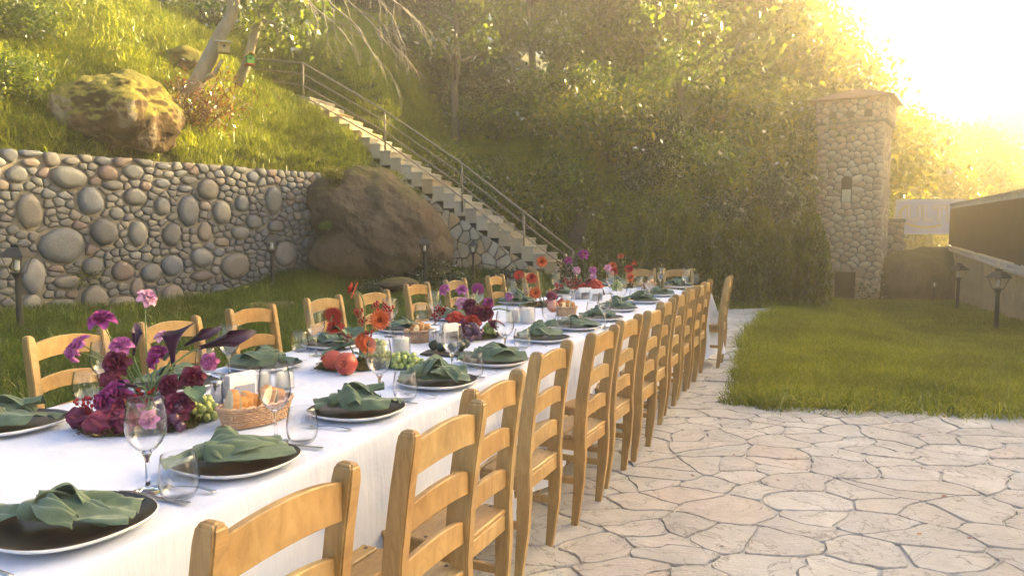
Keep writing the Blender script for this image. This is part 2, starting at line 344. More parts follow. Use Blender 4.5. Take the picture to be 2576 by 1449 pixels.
# ---- power-diagram cells
def clip(poly, a, b, c):                    # keep a*x+b*y <= c
    out = []; n = len(poly)
    for i in range(n):
        p, q = poly[i], poly[(i + 1) % n]; dp = a * p[0] + b * p[1] - c; dq = a * q[0] + b * q[1] - c
        if dp <= 0: out.append(p)
        if (dp < 0 < dq) or (dq < 0 < dp):
            t = dp / (dp - dq); out.append((p[0] + t * (q[0] - p[0]), p[1] + t * (q[1] - p[1])))
    return out
def cells(seeds, rad, rect, gap, k=26):
    P = np.array(seeds); r2 = np.array(rad) ** 2; out = []
    x0, y0, x1, y1 = rect
    for i in range(len(P)):
        d2 = ((P - P[i]) ** 2).sum(1); idx = np.argsort(d2)[1:k + 1]
        poly = [(x0, y0), (x1, y0), (x1, y1), (x0, y1)]
        for j in idx:
            a, b = 2 * (P[j] - P[i]); L = math.hypot(a, b)
            if L < 1e-9: continue
            c = (P[j] @ P[j]) - r2[j] - (P[i] @ P[i]) + r2[i]
            poly = clip(poly, a, b, c - gap * L / 2)
            if len(poly) < 3: break
        out.append(poly if len(poly) >= 3 else None)
    return out
def area(p): return .5 * abs(sum(p[i][0] * p[(i + 1) % len(p)][1] - p[(i + 1) % len(p)][0] * p[i][1] for i in range(len(p))))
def cen(p): return (sum(q[0] for q in p) / len(p), sum(q[1] for q in p) / len(p))
def chaikin(p, t=.25):
    o = []
    for i in range(len(p)):
        a, b = p[i], p[(i + 1) % len(p)]
        o += [(a[0] + t * (b[0] - a[0]), a[1] + t * (b[1] - a[1])), (b[0] + t * (a[0] - b[0]), b[1] + t * (a[1] - b[1]))]
    return o
def resample(p, n):
    L = [0]
    for i in range(len(p)): a, b = p[i], p[(i + 1) % len(p)]; L.append(L[-1] + math.hypot(b[0] - a[0], b[1] - a[1]))
    o = []; j = 0
    for k in range(n):
        s = L[-1] * k / n
        while L[j + 1] < s: j += 1
        t = (s - L[j]) / max(1e-9, L[j + 1] - L[j]); a, b = p[j % len(p)], p[(j + 1) % len(p)]
        o.append((a[0] + t * (b[0] - a[0]), a[1] + t * (b[1] - a[1])))
    return o
def stone_geo(poly, rings, M4, n=10, rough=0.0, smoothp=2, t=.25):
    """rings: list of (scale, height); M4 maps (u, v, w) to the world; returns verts, faces, centre"""
    for _ in range(smoothp): poly = chaikin(poly, t)
    poly = resample(poly, n); c = cen(poly); m = len(poly)
    if rough: poly = [(c[0] + (p[0] - c[0]) * (1 + random.uniform(-rough, rough)), c[1] + (p[1] - c[1]) * (1 + random.uniform(-rough, rough))) for p in poly]
    vs_ = []
    for s, h in rings: vs_ += [M4 @ Vector((c[0] + (p[0] - c[0]) * s, c[1] + (p[1] - c[1]) * s, h)) for p in poly]
    fs = [(i * m + k, i * m + (k + 1) % m, (i + 1) * m + (k + 1) % m, (i + 1) * m + k) for i in range(len(rings) - 1) for k in range(m)]
    fs.append(tuple((len(rings) - 1) * m + k for k in range(m)))
    return vs_, fs, M4 @ Vector((c[0], c[1], 0))
def stones(cl, name, mat, parent, M4f, ringf, nmax=300, smooth=True, label_stuff=None, key=None, **kw):
    """cl: polygons; the largest nmax become parts, the rest one part of kind stuff"""
    cl = sorted([p for p in cl if p], key=key or (lambda p: -area(p))); st = MB()
    if len(cl) <= nmax + 3: nmax = len(cl)
    for i, p in enumerate(cl):
        v_, f_, c_ = stone_geo(p, ringf(p), M4f(p), **kw)
        if i < nmax:
            me = bpy.data.meshes.new(name); me.from_pydata([q - c_ for q in v_], [], f_)
            o = link(name, me, mat, parent, smooth); o.location = c_
            if not smooth: pass
        else: st.add(v_, f_)
    if st.v:
        o = st.build(name + 's', mat, parent, smooth=smooth); o['kind'] = 'stuff'
# ================================================================ paving
PAVE = [(-3.6, -3.5), (-1.9, 2.0), (-.9, 4.6), (.1, 7.2), (1.2, 9.6), (2.6, 11.1), (3.6, 12.9), (4.9, 13.3), (4.45, 12.4), (3.2, 9.5), (2.57, 7.99), (1.98, 6.37), (1.76, 5.78), (3.85, 5.47), (14, 4.0), (14, -3.5)]
def inside(x, y, P):
    c = False; n = len(P)
    for i in range(n):
        (ax, ay), (bx, by) = P[i], P[(i + 1) % n]
        if (ay > y) != (by > y) and x < (bx - ax) * (y - ay) / (by - ay) + ax: c = not c
    return c
pb = MB(); pb.add([(x, y, .0) for x, y in PAVE], [tuple(range(len(PAVE)))])
pv = pb.build('pavement', M['mortar']); bpy.context.view_layer.objects.active = pv
tag(pv, kind='structure')
bm = bmesh.new(); bm.from_mesh(pv.data); bmesh.ops.triangulate(bm, faces=bm.faces); bm.to_mesh(pv.data); bm.free()
pv.location.z = .010
rs = random.Random(3); seeds = []; rad = []
def shatter(poly, amin, amax, r, gap, st=1.0, jag=.42):
    'crazy paving: split again and again with slanted cuts, then open the joints'
    out = []; todo = [(poly, 0)]
    while todo:
        p, dep = todo.pop(); A = area(p)
        if A < r.uniform(amin, amax) or len(p) < 3: out.append(p); continue
        best = max(((p[i], p[j]) for i in range(len(p)) for j in range(i)), key=lambda e: (e[0][0] - e[1][0]) ** 2 + ((e[0][1] - e[1][1]) * st) ** 2)
        an = math.atan2(best[0][1] - best[1][1], best[0][0] - best[1][0]) + r.uniform(-jag, jag); c = cen(p); k = r.uniform(-.16, .16) * math.sqrt(A)
        a, b = math.cos(an), math.sin(an); cc_ = a * c[0] + b * c[1] + k; q1, q2 = clip(p, a, b, cc_), clip(p, -a, -b, -cc_)
        if len(q1) > 2: todo.append((q1, dep + 1))
        if len(q2) > 2: todo.append((q2, dep + 1))
    res = []
    for p in out:
        n = len(p); sg = sum(p[i][0] * p[(i + 1) % n][1] - p[(i + 1) % n][0] * p[i][1] for i in range(n)); q = p
        for i in range(n):
            (x0, y0), (x1, y1) = p[i], p[(i + 1) % n]; L = math.hypot(x1 - x0, y1 - y0)
            if L < 1e-6 or len(q) < 3: continue
            nx_, ny_ = ((y1 - y0) / L, -(x1 - x0) / L) if sg > 0 else (-(y1 - y0) / L, (x1 - x0) / L)
            q = clip(q, nx_, ny_, nx_ * x0 + ny_ * y0 - gap * r.uniform(.3, 1.0))
        if len(q) > 2 and area(q) > .0012: res.append(q)
    return res
def warp(p, A=.05, f=2.6, B=.012, g=15, sd=0):
    o = []; n = len(p)
    for i in range(n):
        a, b = p[i], p[(i + 1) % n]; k = max(1, int(math.hypot(b[0] - a[0], b[1] - a[1]) / .05))
        for j in range(k):
            x, y = a[0] + (b[0] - a[0]) * j / k, a[1] + (b[1] - a[1]) * j / k
            o.append((x + A * mn.noise(Vector((x * f, y * f, sd))) + B * mn.noise(Vector((x * g, y * g, sd + 3))), y + A * mn.noise(Vector((x * f, y * f, sd + 7))) + B * mn.noise(Vector((x * g, y * g, sd + 9)))))
    return o
def crazy(x0, y0, x1, y1, dens, dmin, st, gap, r, wr, ok=None):
    pts = []; n = int((x1 - x0) * (y1 - y0) * dens)
    for _ in range(n * 3):
        if len(pts) >= n: break
        x, y = r.uniform(x0, x1), r.uniform(y0, y1)
        if ok and not ok(x, y): continue
        dm = dmin * r.choice((.7, 1, 1.6))
        if all((x - a) ** 2 + ((y - b) * st) ** 2 > dm * dm for a, b in pts): pts.append((x, y))
    c_ = cells([(a, b * st) for a, b in pts], [r.uniform(0, .35) * dmin for _ in pts], (x0, y0 * st, x1, y1 * st), gap, 30)
    return [warp([(a, b / st) for a, b in p], *wr) for p in c_ if p and area(p) > .002]
def try_seed(x, y, dmin):
    for (a, b) in seeds:
        if (a - x) ** 2 + (b - y) ** 2 < dmin * dmin: return False
    return True
for k in range(9000):
    x, y = rs.uniform(-2.4, 7.5), rs.uniform(1.0, 13.4)
    if not inside(x, y, PAVE): continue
    if y > 6 and x > 6.5: continue
    dm = rs.choice([.17, .24, .32, .42, .5])
    if try_seed(x, y * 1.45, dm): seeds.append((x, y * 1.45)); rad.append(rs.uniform(0, .30) * dm)
cl = crazy(-2.6, 1.0, 8.2, 13.5, 10.5, .17, 1.35, .013, rs, (.10, 2.4, .03, 11), lambda x, y: inside(x, y, PAVE))
cl2 = []
for p in cl:
    if not p: continue
    c = cen(p)
    if inside(c[0], c[1], PAVE) and area(p) > .008:
        for q0, q1 in ((PAVE[10], PAVE[11]), (PAVE[11], PAVE[12])): pass
        cl2.append(p)
def inview(p):
    c = cen(p); v_ = abs(c[0]) < c[1] * .74 + .3 and c[1] > 2.7
    tb = c[0] < (c[1] - 1.3) * .42 - .45
    return (0 if v_ and not tb else 1, c[1])
stones(cl2, 'paving_stone', M['flag'], pv, lambda p: Matrix.Translation((0, 0, rs.uniform(0, .005))), lambda p: [(1.0, -.006), (1.0, .006), (.985, .010)], key=inview, n=22, rough=.008, smoothp=0, smooth=False)
# ================================================================ grass scatter (geometry nodes)
def blades(nb, hmin, hmax, spread, wdt, lean, seed, name):
    r = np.random.RandomState(seed); V = []
    a = r.uniform(0, 6.283, nb); rr = spread * np.sqrt(r.uniform(0, 1, nb)); h = r.uniform(hmin, hmax, nb)
    d = r.uniform(0, 6.283, nb); l = r.uniform(.1, 1, nb) * lean * h; fa = r.uniform(0, 6.283, nb)
    bx, by = rr * np.cos(a), rr * np.sin(a); wx, wy = wdt / 2 * np.cos(fa), wdt / 2 * np.sin(fa)
    mx, my = bx + l * .35 * np.cos(d), by + l * .35 * np.sin(d); tx, ty = bx + l * np.cos(d), by + l * np.sin(d)
    z0 = np.full(nb, -.01)
    q1 = np.stack([np.stack([bx - wx, by - wy, z0], 1), np.stack([bx + wx, by + wy, z0], 1), np.stack([mx + wx * .8, my + wy * .8, h * .6], 1), np.stack([mx - wx * .8, my - wy * .8, h * .6], 1)], 1)
    tz = h * (1 - .35 * (l / h) ** 2)
    q2 = np.stack([q1[:, 3], q1[:, 2], np.stack([tx + wx * .1, ty + wy * .1, tz], 1), np.stack([tx - wx * .1, ty - wy * .1, tz], 1)], 1)
    me = np_mesh(name, np.concatenate([q1, q2]), 4); return me
def scatter(name, base_me, srcs, mat, density, smin, smax, seed, label=None, mask=None, parent=None, tilt=.25, align=False):
    coll = bpy.data.collections.new(name + '_source')
    for i, me in enumerate(srcs):
        if not me.materials: me.materials.append(mat)
        coll.objects.link(bpy.data.objects.new('tuft', me))
    o = link(name, base_me, None, parent); tag(o, kind='stuff')
    ng = bpy.data.node_groups.new(name, 'GeometryNodeTree')
    ng.interface.new_socket('Geometry', in_out='INPUT', socket_type='NodeSocketGeometry'); ng.interface.new_socket('Geometry', in_out='OUTPUT', socket_type='NodeSocketGeometry')
    n = ng.nodes; L = ng.links.new
    gi, go = n.new('NodeGroupInput'), n.new('NodeGroupOutput')
    dp = n.new('GeometryNodeDistributePointsOnFaces'); dp.inputs['Density'].default_value = density; dp.inputs['Seed'].default_value = seed
    ci = n.new('GeometryNodeCollectionInfo'); ci.inputs[0].default_value = coll; ci.inputs['Separate Children'].default_value = True; ci.inputs['Reset Children'].default_value = True
    ip = n.new('GeometryNodeInstanceOnPoints'); ip.inputs['Pick Instance'].default_value = True
    rv = n.new('FunctionNodeRandomValue'); rv.data_type = 'FLOAT_VECTOR'; rv.inputs[0].default_value = (-tilt, -tilt, 0); rv.inputs[1].default_value = (tilt, tilt, 6.283)
    rs_ = n.new('FunctionNodeRandomValue'); rs_.data_type = 'FLOAT'; rs_.inputs[2].default_value = smin; rs_.inputs[3].default_value = smax
    L(gi.outputs[0], dp.inputs['Mesh']); L(dp.outputs['Points'], ip.inputs['Points']); L(ci.outputs[0], ip.inputs['Instance'])
    L(rv.outputs[0], ip.inputs['Rotation']); L(rs_.outputs[1], ip.inputs['Scale']); L(ip.outputs[0], go.inputs[0])
    md = o.modifiers.new('scatter', 'NODES'); md.node_group = ng
    return o
def patch(fn_in, x0, x1, y0, y1, st, dz=0.0, name='patch'):
    m = MB(); ids = {}
    def vid(i, j):
        if (i, j) not in ids:
            x, y = x0 + i * st, y0 + j * st; ids[(i, j)] = len(m.v); m.v.append((x, y, hz(x, y) + dz))
        return ids[(i, j)]
    for i in range(int((x1 - x0) / st)):
        for j in range(int((y1 - y0) / st)):
            if fn_in(x0 + (i + .5) * st, y0 + (j + .5) * st): m.f.append((vid(i, j), vid(i + 1, j), vid(i + 1, j + 1), vid(i, j + 1)))
    me = bpy.data.meshes.new(name); me.from_pydata(m.v, [], m.f); return me
def lawn_in(x, y): return x > -.5 + .3 * y and foot(x, y) < .0 and not inside(x, y, PAVE) and y > 3.0 and y < 30 and x < 2.2 + .78 * y
tl = [blades(60, .05, .13, .10, .006, 1.0, s, 'tuft') for s in range(4)]
scatter('lawn_grass', patch(lambda x, y: lawn_in(x, y) and y < 12.5, 1, 16, 3, 13, .12), tl, M['lawn'], 130, .75, 1.3, 1)
def near_pave(x, y):
    for i in range(len(PAVE)):
        (ax, ay), (bx, by) = PAVE[i], PAVE[(i + 1) % len(PAVE)]; dx, dy = bx - ax, by - ay; t = max(0, min(1, ((x - ax) * dx + (y - ay) * dy) / (dx * dx + dy * dy)))
        if (ax + t * dx - x) ** 2 + (ay + t * dy - y) ** 2 < .17 ** 2: return True
    return False
te = [blades(26, .10, .22, .10, .008, 1.9, 100 + s, 'tuft') for s in range(4)]
scatter('lawn_edge_grass', patch(lambda x, y: x > 1.4 and 3.5 < y < 12 and near_pave(x, y) and x > .1 + .3 * y, 1, 14, 3, 12.5, .06), te, M['lawn'], 95, .6, 1.25, 8, tilt=.5)
tf = [blades(60, .07, .15, .2, .011, .9, 20 + s, 'tuft') for s in range(3)]
scatter('lawn_grass', patch(lambda x, y: lawn_in(x, y) and y >= 12.5, 2, 24, 12, 31, .3), tf, M['lawn'], 42, .8, 1.3, 2)
def left_in(x, y): return foot(x, y) < 0 and not inside(x, y, PAVE) and x < .30 * y and x > -11 and y > 1.5 and y < 18.5 and not (-1.3 < foot(x, y) and -7.3 < x < -4.9)
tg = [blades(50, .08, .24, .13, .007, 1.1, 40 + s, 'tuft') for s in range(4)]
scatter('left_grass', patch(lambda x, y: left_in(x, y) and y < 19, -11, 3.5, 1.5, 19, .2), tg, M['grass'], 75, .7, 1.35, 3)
def hill_in(x, y):
    w_ = foot(x, y)
    if not (0.3 < w_ < 11 and -13 < x < 9.5 and y < 32): return False
    # stairs strip and boulder left free
    if -5.7 < x < 1.2 and 0 < (y - (17.6 - (x - 1.0) * .33)) < 1.2: return False
    return True
th = [blades(60, .06, .17, .20, .010, 1.0, 60 + s, 'tuft') for s in range(4)]
scatter('hill_grass', patch(hill_in, -14, 10, 8, 32, .3), th, M['grassh'], 60, .7, 1.4, 4, tilt=.45)
tw = [blades(34, .12, .30, .22, .028, 1.3, 80 + s, 'tuft') for s in range(3)]
scatter('hill_weeds', patch(lambda x, y: .5 < foot(x, y) < 5 and x < -6.6 and y < 20, -14, -6, 6, 20, .3), tw, M['grassh'], 16, .6, 1.3, 5, tilt=.5)
# ================================================================ stone wall on the left
WD3 = Vector((WD.x, WD.y, 0)); WN = Vector((-WM.x, -WM.y, 0)); WO = Vector((WA.x, WA.y, 0))
M4W = Matrix(((WD3.x, 0, WN.x, WO.x), (WD3.y, 0, WN.y, WO.y), (0, 1, 0, 0), (0, 0, 0, 1)))
wall = thing('stone_wall', 'long retaining wall of rounded river stones below the grassy bank', 'wall', (0, 0, 0))
cm = MB(); WH = 2.68
def wp(u, v, w_): return M4W @ Vector((u, v, w_))
for (u0, u1, h) in ((-2.6, 7.1, WH),):
    ps = [wp(u, v, w_) for w_ in (-.5, .0) for (u, v) in ((u0, -.6), (u1, -.6), (u1 - .0, h - .02), (u0, h - .02))]
    cm.add(ps, [(0, 1, 2, 3), (4, 7, 6, 5), (0, 4, 5, 1), (1, 5, 6, 2), (2, 6, 7, 3), (3, 7, 4, 0)])
cm.build('core', M['mortarb'], wall)
def towall(px, py):                         # crop pixel -> (u, v) on the wall face
    x, y = px / 2.711 * K, (350 + py / 2.711) * K; r = ray(x, y)
    o = WO - Vector((0, 0, CAM_H)); t = o.dot(WN) / r.dot(WN); p = r * t + Vector((0, 0, CAM_H)) - WO
    return p.dot(WD3), p.z
BIG = [(480,305,260,160),(110,285,170,120),(635,475,200,200),(205,545,190,260),(755,275,150,110),(935,265,140,110),(950,445,180,120),(1140,510,110,130),(1325,540,140,230),(1460,390,150,150),(1560,550,125,170),(1700,490,100,120),(1925,465,110,210),(430,785,330,260),(730,690,190,190),(970,700,130,190),(1205,710,130,170),(1785,620,110,100),(1690,695,120,90),(1440,690,100,140),(230,1000,160,270),(650,935,160,140),(860,970,165,140),(1060,975,140,130),(1210,925,150,150),(1420,870,160,130),(1655,925,190,190),(2010,845,160,180),(660,1160,190,190),(470,1040,190,100),(860,1195,190,110),(1210,1140,150,170),(1545,1120,140,120),(960,1085,90,150),(1420,1000,160,70),(2070,1010,100,110),(1940,650,120,80),(2290,540,130,150),(2420,420,140,160),(2180,570,95,95),(2175,770,100,100),(1780,300,80,80),(2260,900,90,110),(820,560,100,90),(215,1200,150,150),(420,1210,220,100),(1370,1160,160,90),(1330,325,120,60),(1140,345,110,70),(790,360,150,70),(210,200,140,60),(500,190,120,60),(720,175,110,70),(1300,385,110,50),(1150,225,110,50),(1560,760,110,60),(1340,900,10,10)]
rs = random.Random(5); SV = 1.4; ell = []; seeds = []; rad = []; kind = []
for (cx_, cy_, w_, h_) in BIG:
    u0, v0 = towall(cx_, cy_); ul, _ = towall(cx_ - w_ / 2, cy_); ur, _ = towall(cx_ + w_ / 2, cy_); _, vt = towall(cx_, cy_ - h_ / 2); _, vb = towall(cx_, cy_ + h_ / 2)
    a, b = (ur - ul) / 2, (vt - vb) / 2
    if a < .05 or v0 > WH - b * .9: v0 = min(v0, WH - b)
    if a < .05: continue
    ell.append((u0, v0, a, b)); B = b * SV; mn_, mx = min(a, B), max(a, B)
    for k in (-1, 0, 1):
        if mx - mn_ < .02 and k: continue
        o = k * (mx - mn_); seeds.append((u0 + (o if a >= B else 0), v0 * SV + (o if B > a else 0))); rad.append(mn_ * 1.03); kind.append(0)
for k in range(30000):
    u, v = rs.uniform(-2.6, 7.1), rs.uniform(-.1, WH)
    d_ = rs.choice([.13, .16, .2, .25, .3]) if v < 2.2 else rs.choice([.16, .2, .24])
    if any(((u - a0) / (a + d_ * .34)) ** 2 + ((v - b0) / (b + d_ * .26)) ** 2 < 1 for a0, b0, a, b in ell): continue
    if v > WH - .05: continue
    V = v * SV * 1.0
    if any(kk and (u - s[0]) ** 2 + (V - s[1]) ** 2 < d_ * d_ for s, kk in zip(seeds, kind)): continue
    seeds.append((u, V)); rad.append(rs.uniform(0, .25) * d_); kind.append(1)
cl = cells(seeds, rad, (-2.6, -.3, 7.1, WH * SV), .007, 34)
polys = [[(a, b / SV) for a, b in p] for p, kk in zip(cl, kind) if p and kk]
polys = [p for p in polys if area(p) > .002]
for (u0, v0, a, b) in ell:
    ph = rs.uniform(0, 6.28); sq = rs.uniform(.03, .13)
    polys.append([(u0 + a * math.cos(t) * (1 + sq * math.cos(2 * t + ph)), v0 + b * math.sin(t) * (1 + sq * math.sin(3 * t + ph))) for t in [2 * math.pi * i / 14 for i in range(14)]])
def pring(p):
    s = math.sqrt(area(p)); h = min(.13, .30 * s + .012) * rs.uniform(.8, 1.2)
    return [(1.02, -.03), (1.0, h * .45), (.9, h * .85), (.55, h)]
stones(polys, 'wall_stone', M['pebble'], wall, lambda p: M4W, pring, n=10, smoothp=1, t=.17)
# ================================================================ boulders
def rock(name, label, loc, rr, seed, mat, rot=0, amp=.16, fr=1.1, sub=5, cat='boulder', flat=0.0, parent=None, group=None, tilt=0):
    bm = bmesh.new(); bmesh.ops.create_icosphere(bm, subdivisions=sub, radius=1)
    for v in bm.verts:
        p = v.co.copy(); n_ = mn.fractal(p * fr + Vector((seed, 0, 0)), 1, 2.1, 5); rd = mn.ridged_multi_fractal(p * fr * .8 + Vector((seed, 9, 0)), 1, 2, 4, 1, 2)
        q = p * (1 + amp * n_ + amp * .12 * rd + amp * .10 * mn.fractal(p * fr * 5 + Vector((0, seed, 0)), 1, 2, 3))
        v.co = Vector((q.x * rr[0], q.y * rr[1], q.z * rr[2]))
    me = bpy.data.meshes.new(name); bm.to_mesh(me); bm.free()
    o = link(name, me, mat, parent, True); o.location = loc; o.rotation_euler = (0, tilt, rot)
    if label: tag(o, label, cat, group)
    return o
rock('boulder', 'huge smooth brown boulder bulging between the stone wall and the staircase', DP(958, 572, 17.0), (1.78, 1.3, 1.16), 2.0, M['rock'], 0, .17, 1.3, sub=6, tilt=R(36))
rock('boulder', 'low dark boulder at the right foot of the river stone wall', DP(890, 640, 16.6), (.95, .8, .62), 5.0, M['rock'], .3, .08, 1.1)
rock('mossy_boulder', 'large mossy boulder with a pale broken face above the left end of the wall', Vector((-7.25, 13.9, 3.5)), (1.02, .8, .74), 11.0, M['mossrock'], R(36), .22, 1.5, sub=6)
rock('mossy_rock', 'small mossy rock behind the pale leaning trunk', DP(470, 165, 17.6), (.5, .4, .42), 14.0, M['mossrock'], .5, .2, 1.6, 4, 'rock')
rock('fallen_rock', 'long dark mossy rock lying on the shaded slope behind the trees', DP(430, 80, 21.5), (1.25, .6, .55), 17.0, M['mossrock'], R(0), .2, 1.5, 4, 'rock', tilt=R(38))
rock('grey_rock', 'flat grey rock in the grass below the wall', DP(480, 795, 12.2) , (.75, .5, .16), 19.0, M['rock'], .5, .15, 1.6, 4, 'rock')
rock('grey_rock', 'broad low rock in the grass behind the chairs near the lamp', DP(690, 790, 12.4), (.7, .5, .2), 23.0, M['rock'], .2, .15, 1.6, 4, 'rock')
rock('grey_rock', 'rounded grey rock in the grass left of the second lamp from the staircase', DP(1005, 715, 14.6), (.4, .4, .14), 29.0, M['rock'], .2, .15, 1.6, 4, 'rock')
rock('split_rock', 'tall split rock face beside the lower end of the stair railing', DP(1500, 640, 20), (.75, .7, 1.15), 31.0, M['rock'], .2, .2, 1.3, 4, 'rock', tilt=R(-18))
rock('split_rock', 'narrow upright rock next to the tall split rock', DP(1432, 640, 20), (.36, .4, .85), 37.0, M['rock'], .2, .16, 1.3, 4, 'rock', tilt=R(10))
rock('slope_rock', 'dark rock on the wooded slope behind the hedge', DP(1810, 640, 21), (.9, .8, .8), 41.0, M['rock'], .2, .2, 1.3, 4, 'rock')
rock('earth_mound', 'dark brown overgrown mound to the right of the stone tower', Vector((14.4, 25.6, -1.0)), (2.0, 1.6, 1.75), 43.0, M['rock'], .0, .12, 1.4, 5, 'mound')
# ================================================================ staircase
S0 = Vector((1.05, 17.5, .33)); S1 = Vector((-5.54, 19.6, 4.7)); NS = 24
e2 = Vector((S1.x - S0.x, S1.y - S0.y, 0)); SLEN = e2.length; e2.normalize(); pp = Vector((-e2.y, e2.x, 0)); pp = pp if pp.y > 0 else -pp
st = thing('staircase', 'pale stone staircase climbing left up the grassy slope', 'staircase', (0, 0, 0)); run = SLEN / NS; rise = (S1.z - S0.z) / NS
for i in range(NS + 1):
    c = S0 + e2 * (run * (i + .5)); z = S0.z + rise * (i - 0)
    m = MB(); Rz = Matrix.Rotation(math.atan2(e2.y, e2.x), 3, 'Z')
    if i < NS:
        m.box((0, .0, -.21), (run + .012, 1.22, .32), Rz); m.box((0, 0, -.025), (run + .04, 1.24, .05), Rz)
        jit = rs.uniform(-.02, .02)
        o = m.build('step', M['clad'], st, bevel=.008); o.location = c + pp * .62 + Vector((0, 0, z + jit * .3))
m = MB(); m.box((0, 0, 0), (2.2, 1.3, .14), Matrix.Rotation(math.atan2(e2.y, e2.x), 3, 'Z'))
o = m.build('landing', M['clad'], st, bevel=.01); o.location = S1 + e2 * 1.0 + pp * .62 - Vector((0, 0, .05))
m = MB(); ps = []
for off in (.03, 1.15):
    for (u, z) in ((-.15, -.6), (SLEN, -.6), (SLEN, S1.z - .30), (-.15, S0.z - .34)):
        q = S0 + e2 * u + pp * off; ps.append((q.x, q.y, z))
m.add(ps, [(0, 1, 2, 3), (4, 7, 6, 5), (0, 4, 5, 1), (1, 5, 6, 2), (2, 6, 7, 3), (3, 7, 4, 0)]); m.build('core', M['mortarb'], st)
M4S = Matrix(((e2.x, 0, -pp.x, S0.x + pp.x * .06), (e2.y, 0, -pp.y, S0.y + pp.y * .06), (0, 1, 0, 0), (0, 0, 0, 1)))
M4S.translation = S0 * 1.0 - pp * .02; M4S.translation.z = 0
seeds = []; rad = []
for k in range(0):
    u, v = rs.uniform(-.2, 5.6), rs.uniform(-.3, 3.6)
    if v > S0.z + u * rise / run + .25 or v < u * .45 - 1.2: continue
    d_ = rs.choice([.24, .3, .38, .46])
    if try_seed(u, v, d_): seeds.append((u, v)); rad.append(rs.uniform(0, .1) * d_)
cl = crazy(-.2, -.4, 5.8, 4.0, 14, .17, .9, .026, rs, (.0, 2, .0, 9))
sl_ = rise / run; nn = math.hypot(sl_, 1); cl2 = []
for p in cl:
    if p:
        p = clip(p, -sl_ / nn, 1 / nn, (S0.z - .18) / nn)
        if len(p) > 2 and area(p) > .006: cl2.append(warp(p, .04, 3, .015, 12))
stones(cl2, 'cladding_stone', M['clad'], st, lambda p: M4S, lambda p: [(1.0, 0), (1.0, .03), (.95, .05)], n=14, rough=.02, smoothp=1, t=.08, smooth=False)
# railing
rl = thing('stair_railing', 'thin metal railing with four rails running up the staircase', 'railing', (0, 0, 0))
PT = [(1442, 632, 17.5), (1318, 534, 17.8), (1162, 412, 18.2), (968, 280, 18.9), (762, 160, 19.6), (618, 146, 20.6)]
tops = [DP(*t) for t in PT]; rh = [.98, 1.05, 1.05, .98, 1.08, 1.0]
for p, h in zip(tops, rh):
    m = MB(); m.tube([p, p - Vector((0, 0, h + .12))], .024, 6); m.build('post', M['rail'], rl, smooth=True)
for k, f in enumerate((0, .25, .52, .78)):
    m = MB(); m.tube([p - Vector((0, 0, h * f + (0 if k else -.01))) for p, h in zip(tops, rh)], .024 if k == 0 else .018, 6); m.build('rail', M['rail'], rl, smooth=True)
# ================================================================ garden lamps
N = NT('lamp_pane'); N.pr((.75, .75, .78), .15, Transmission_Weight=.0, Alpha=.35); M['pane'] = N.m
M['bulb'] = simple('bulb_white', (.7, .72, .76), (.8, .82, .85), 3, .25)
def lamp(px, ptop, d, label, s=1.0):
    top = DP(px, ptop, d); b = hz(top.x, top.y); h = (top.z - b) / s
    t = thing('garden_lamp', label, 'lamp', (top.x, top.y, b), rs.uniform(0, .5), 'black garden lamps', s)
    m = MB(); m.tube([(0, 0, -.05), (0, 0, .1), (0, 0, .12), (0, 0, h - .42)], [.06, .06, .042, .036], 10); m.tube([(0, 0, h - .44), (0, 0, h - .40), (0, 0, h - .375)], [.045, .06, .075], 8); m.build('post', M['black'], t, smooth=False)
    zb, zt, wb, wt = h - .37, h - .165, .065, .125
    m = MB()
    for sx in (-1, 1):
        for sy in (-1, 1): m.tube([(sx * wb, sy * wb, zb), (sx * wt, sy * wt, zt)], .0075, 4)
    for (z, w_) in ((zb, wb), (zt, wt)):
        c = [(-w_, -w_, z), (w_, -w_, z), (w_, w_, z), (-w_, w_, z), (-w_, -w_, z)]
        for a, b_ in zip(c[:-1], c[1:]): m.tube([a, b_], .008, 4)
    m.build('lantern_frame', M['black'], t)
    m = MB()
    for q in range(4):
        Rz = Matrix.Rotation(q * math.pi / 2, 3, 'Z'); m.add([Rz @ Vector(p) for p in ((-wb, -wb, zb), (wb, -wb, zb), (wt, -wt, zt), (-wt, -wt, zt))], [(0, 1, 2, 3)])
    m.build('pane', M['glass'], t)
    m = MB()
    for w0, z0, w1, z1 in ((.155, zt - .005, .15, zt + .015), (.15, zt + .015, .07, zt + .115), (.07, zt + .115, .045, zt + .125), (.045, zt + .125, .05, zt + .16)):
        m.add([(-w0, -w0, z0), (w0, -w0, z0), (w0, w0, z0), (-w0, w0, z0), (-w1, -w1, z1), (w1, -w1, z1), (w1, w1, z1), (-w1, w1, z1)], [(0, 1, 5, 4), (1, 2, 6, 5), (2, 3, 7, 6), (3, 0, 4, 7), (4, 5, 6, 7), (0, 3, 2, 1)])
    m.sphere((0, 0, zt + .165), .018, 6, 4); m.build('roof', M['black'], t)
    m = MB(); m.lathe([(.001, zb + .03), (.03, zb + .035), (.034, zb + .08), (.03, zb + .12), (.034, zb + .14), (.022, zb + .165), (.001, zb + .17)], 10); m.build('bulb', M['bulb'], t, smooth=True)
lamp(41, 614, 9.6, 'black garden lamp in front of the river stone wall at the far left')
lamp(683, 585, 14.6, 'black garden lamp near the right end of the river stone wall', .95)
lamp(1068, 597, 15.2, 'black garden lamp standing before the brown boulder', .8)
lamp(1190, 605, 16.6, 'black garden lamp standing before the clad side of the staircase', .72)
lamp(2513, 676, 12.6, 'garden lamp nearest on the right, beside the plank fence', .92)
lamp(2413, 662, 18.5, 'garden lamp at the middle of the plank fence')
lamp(2351, 694, 23.5, 'smallest and farthest garden lamp, before the brown mound')
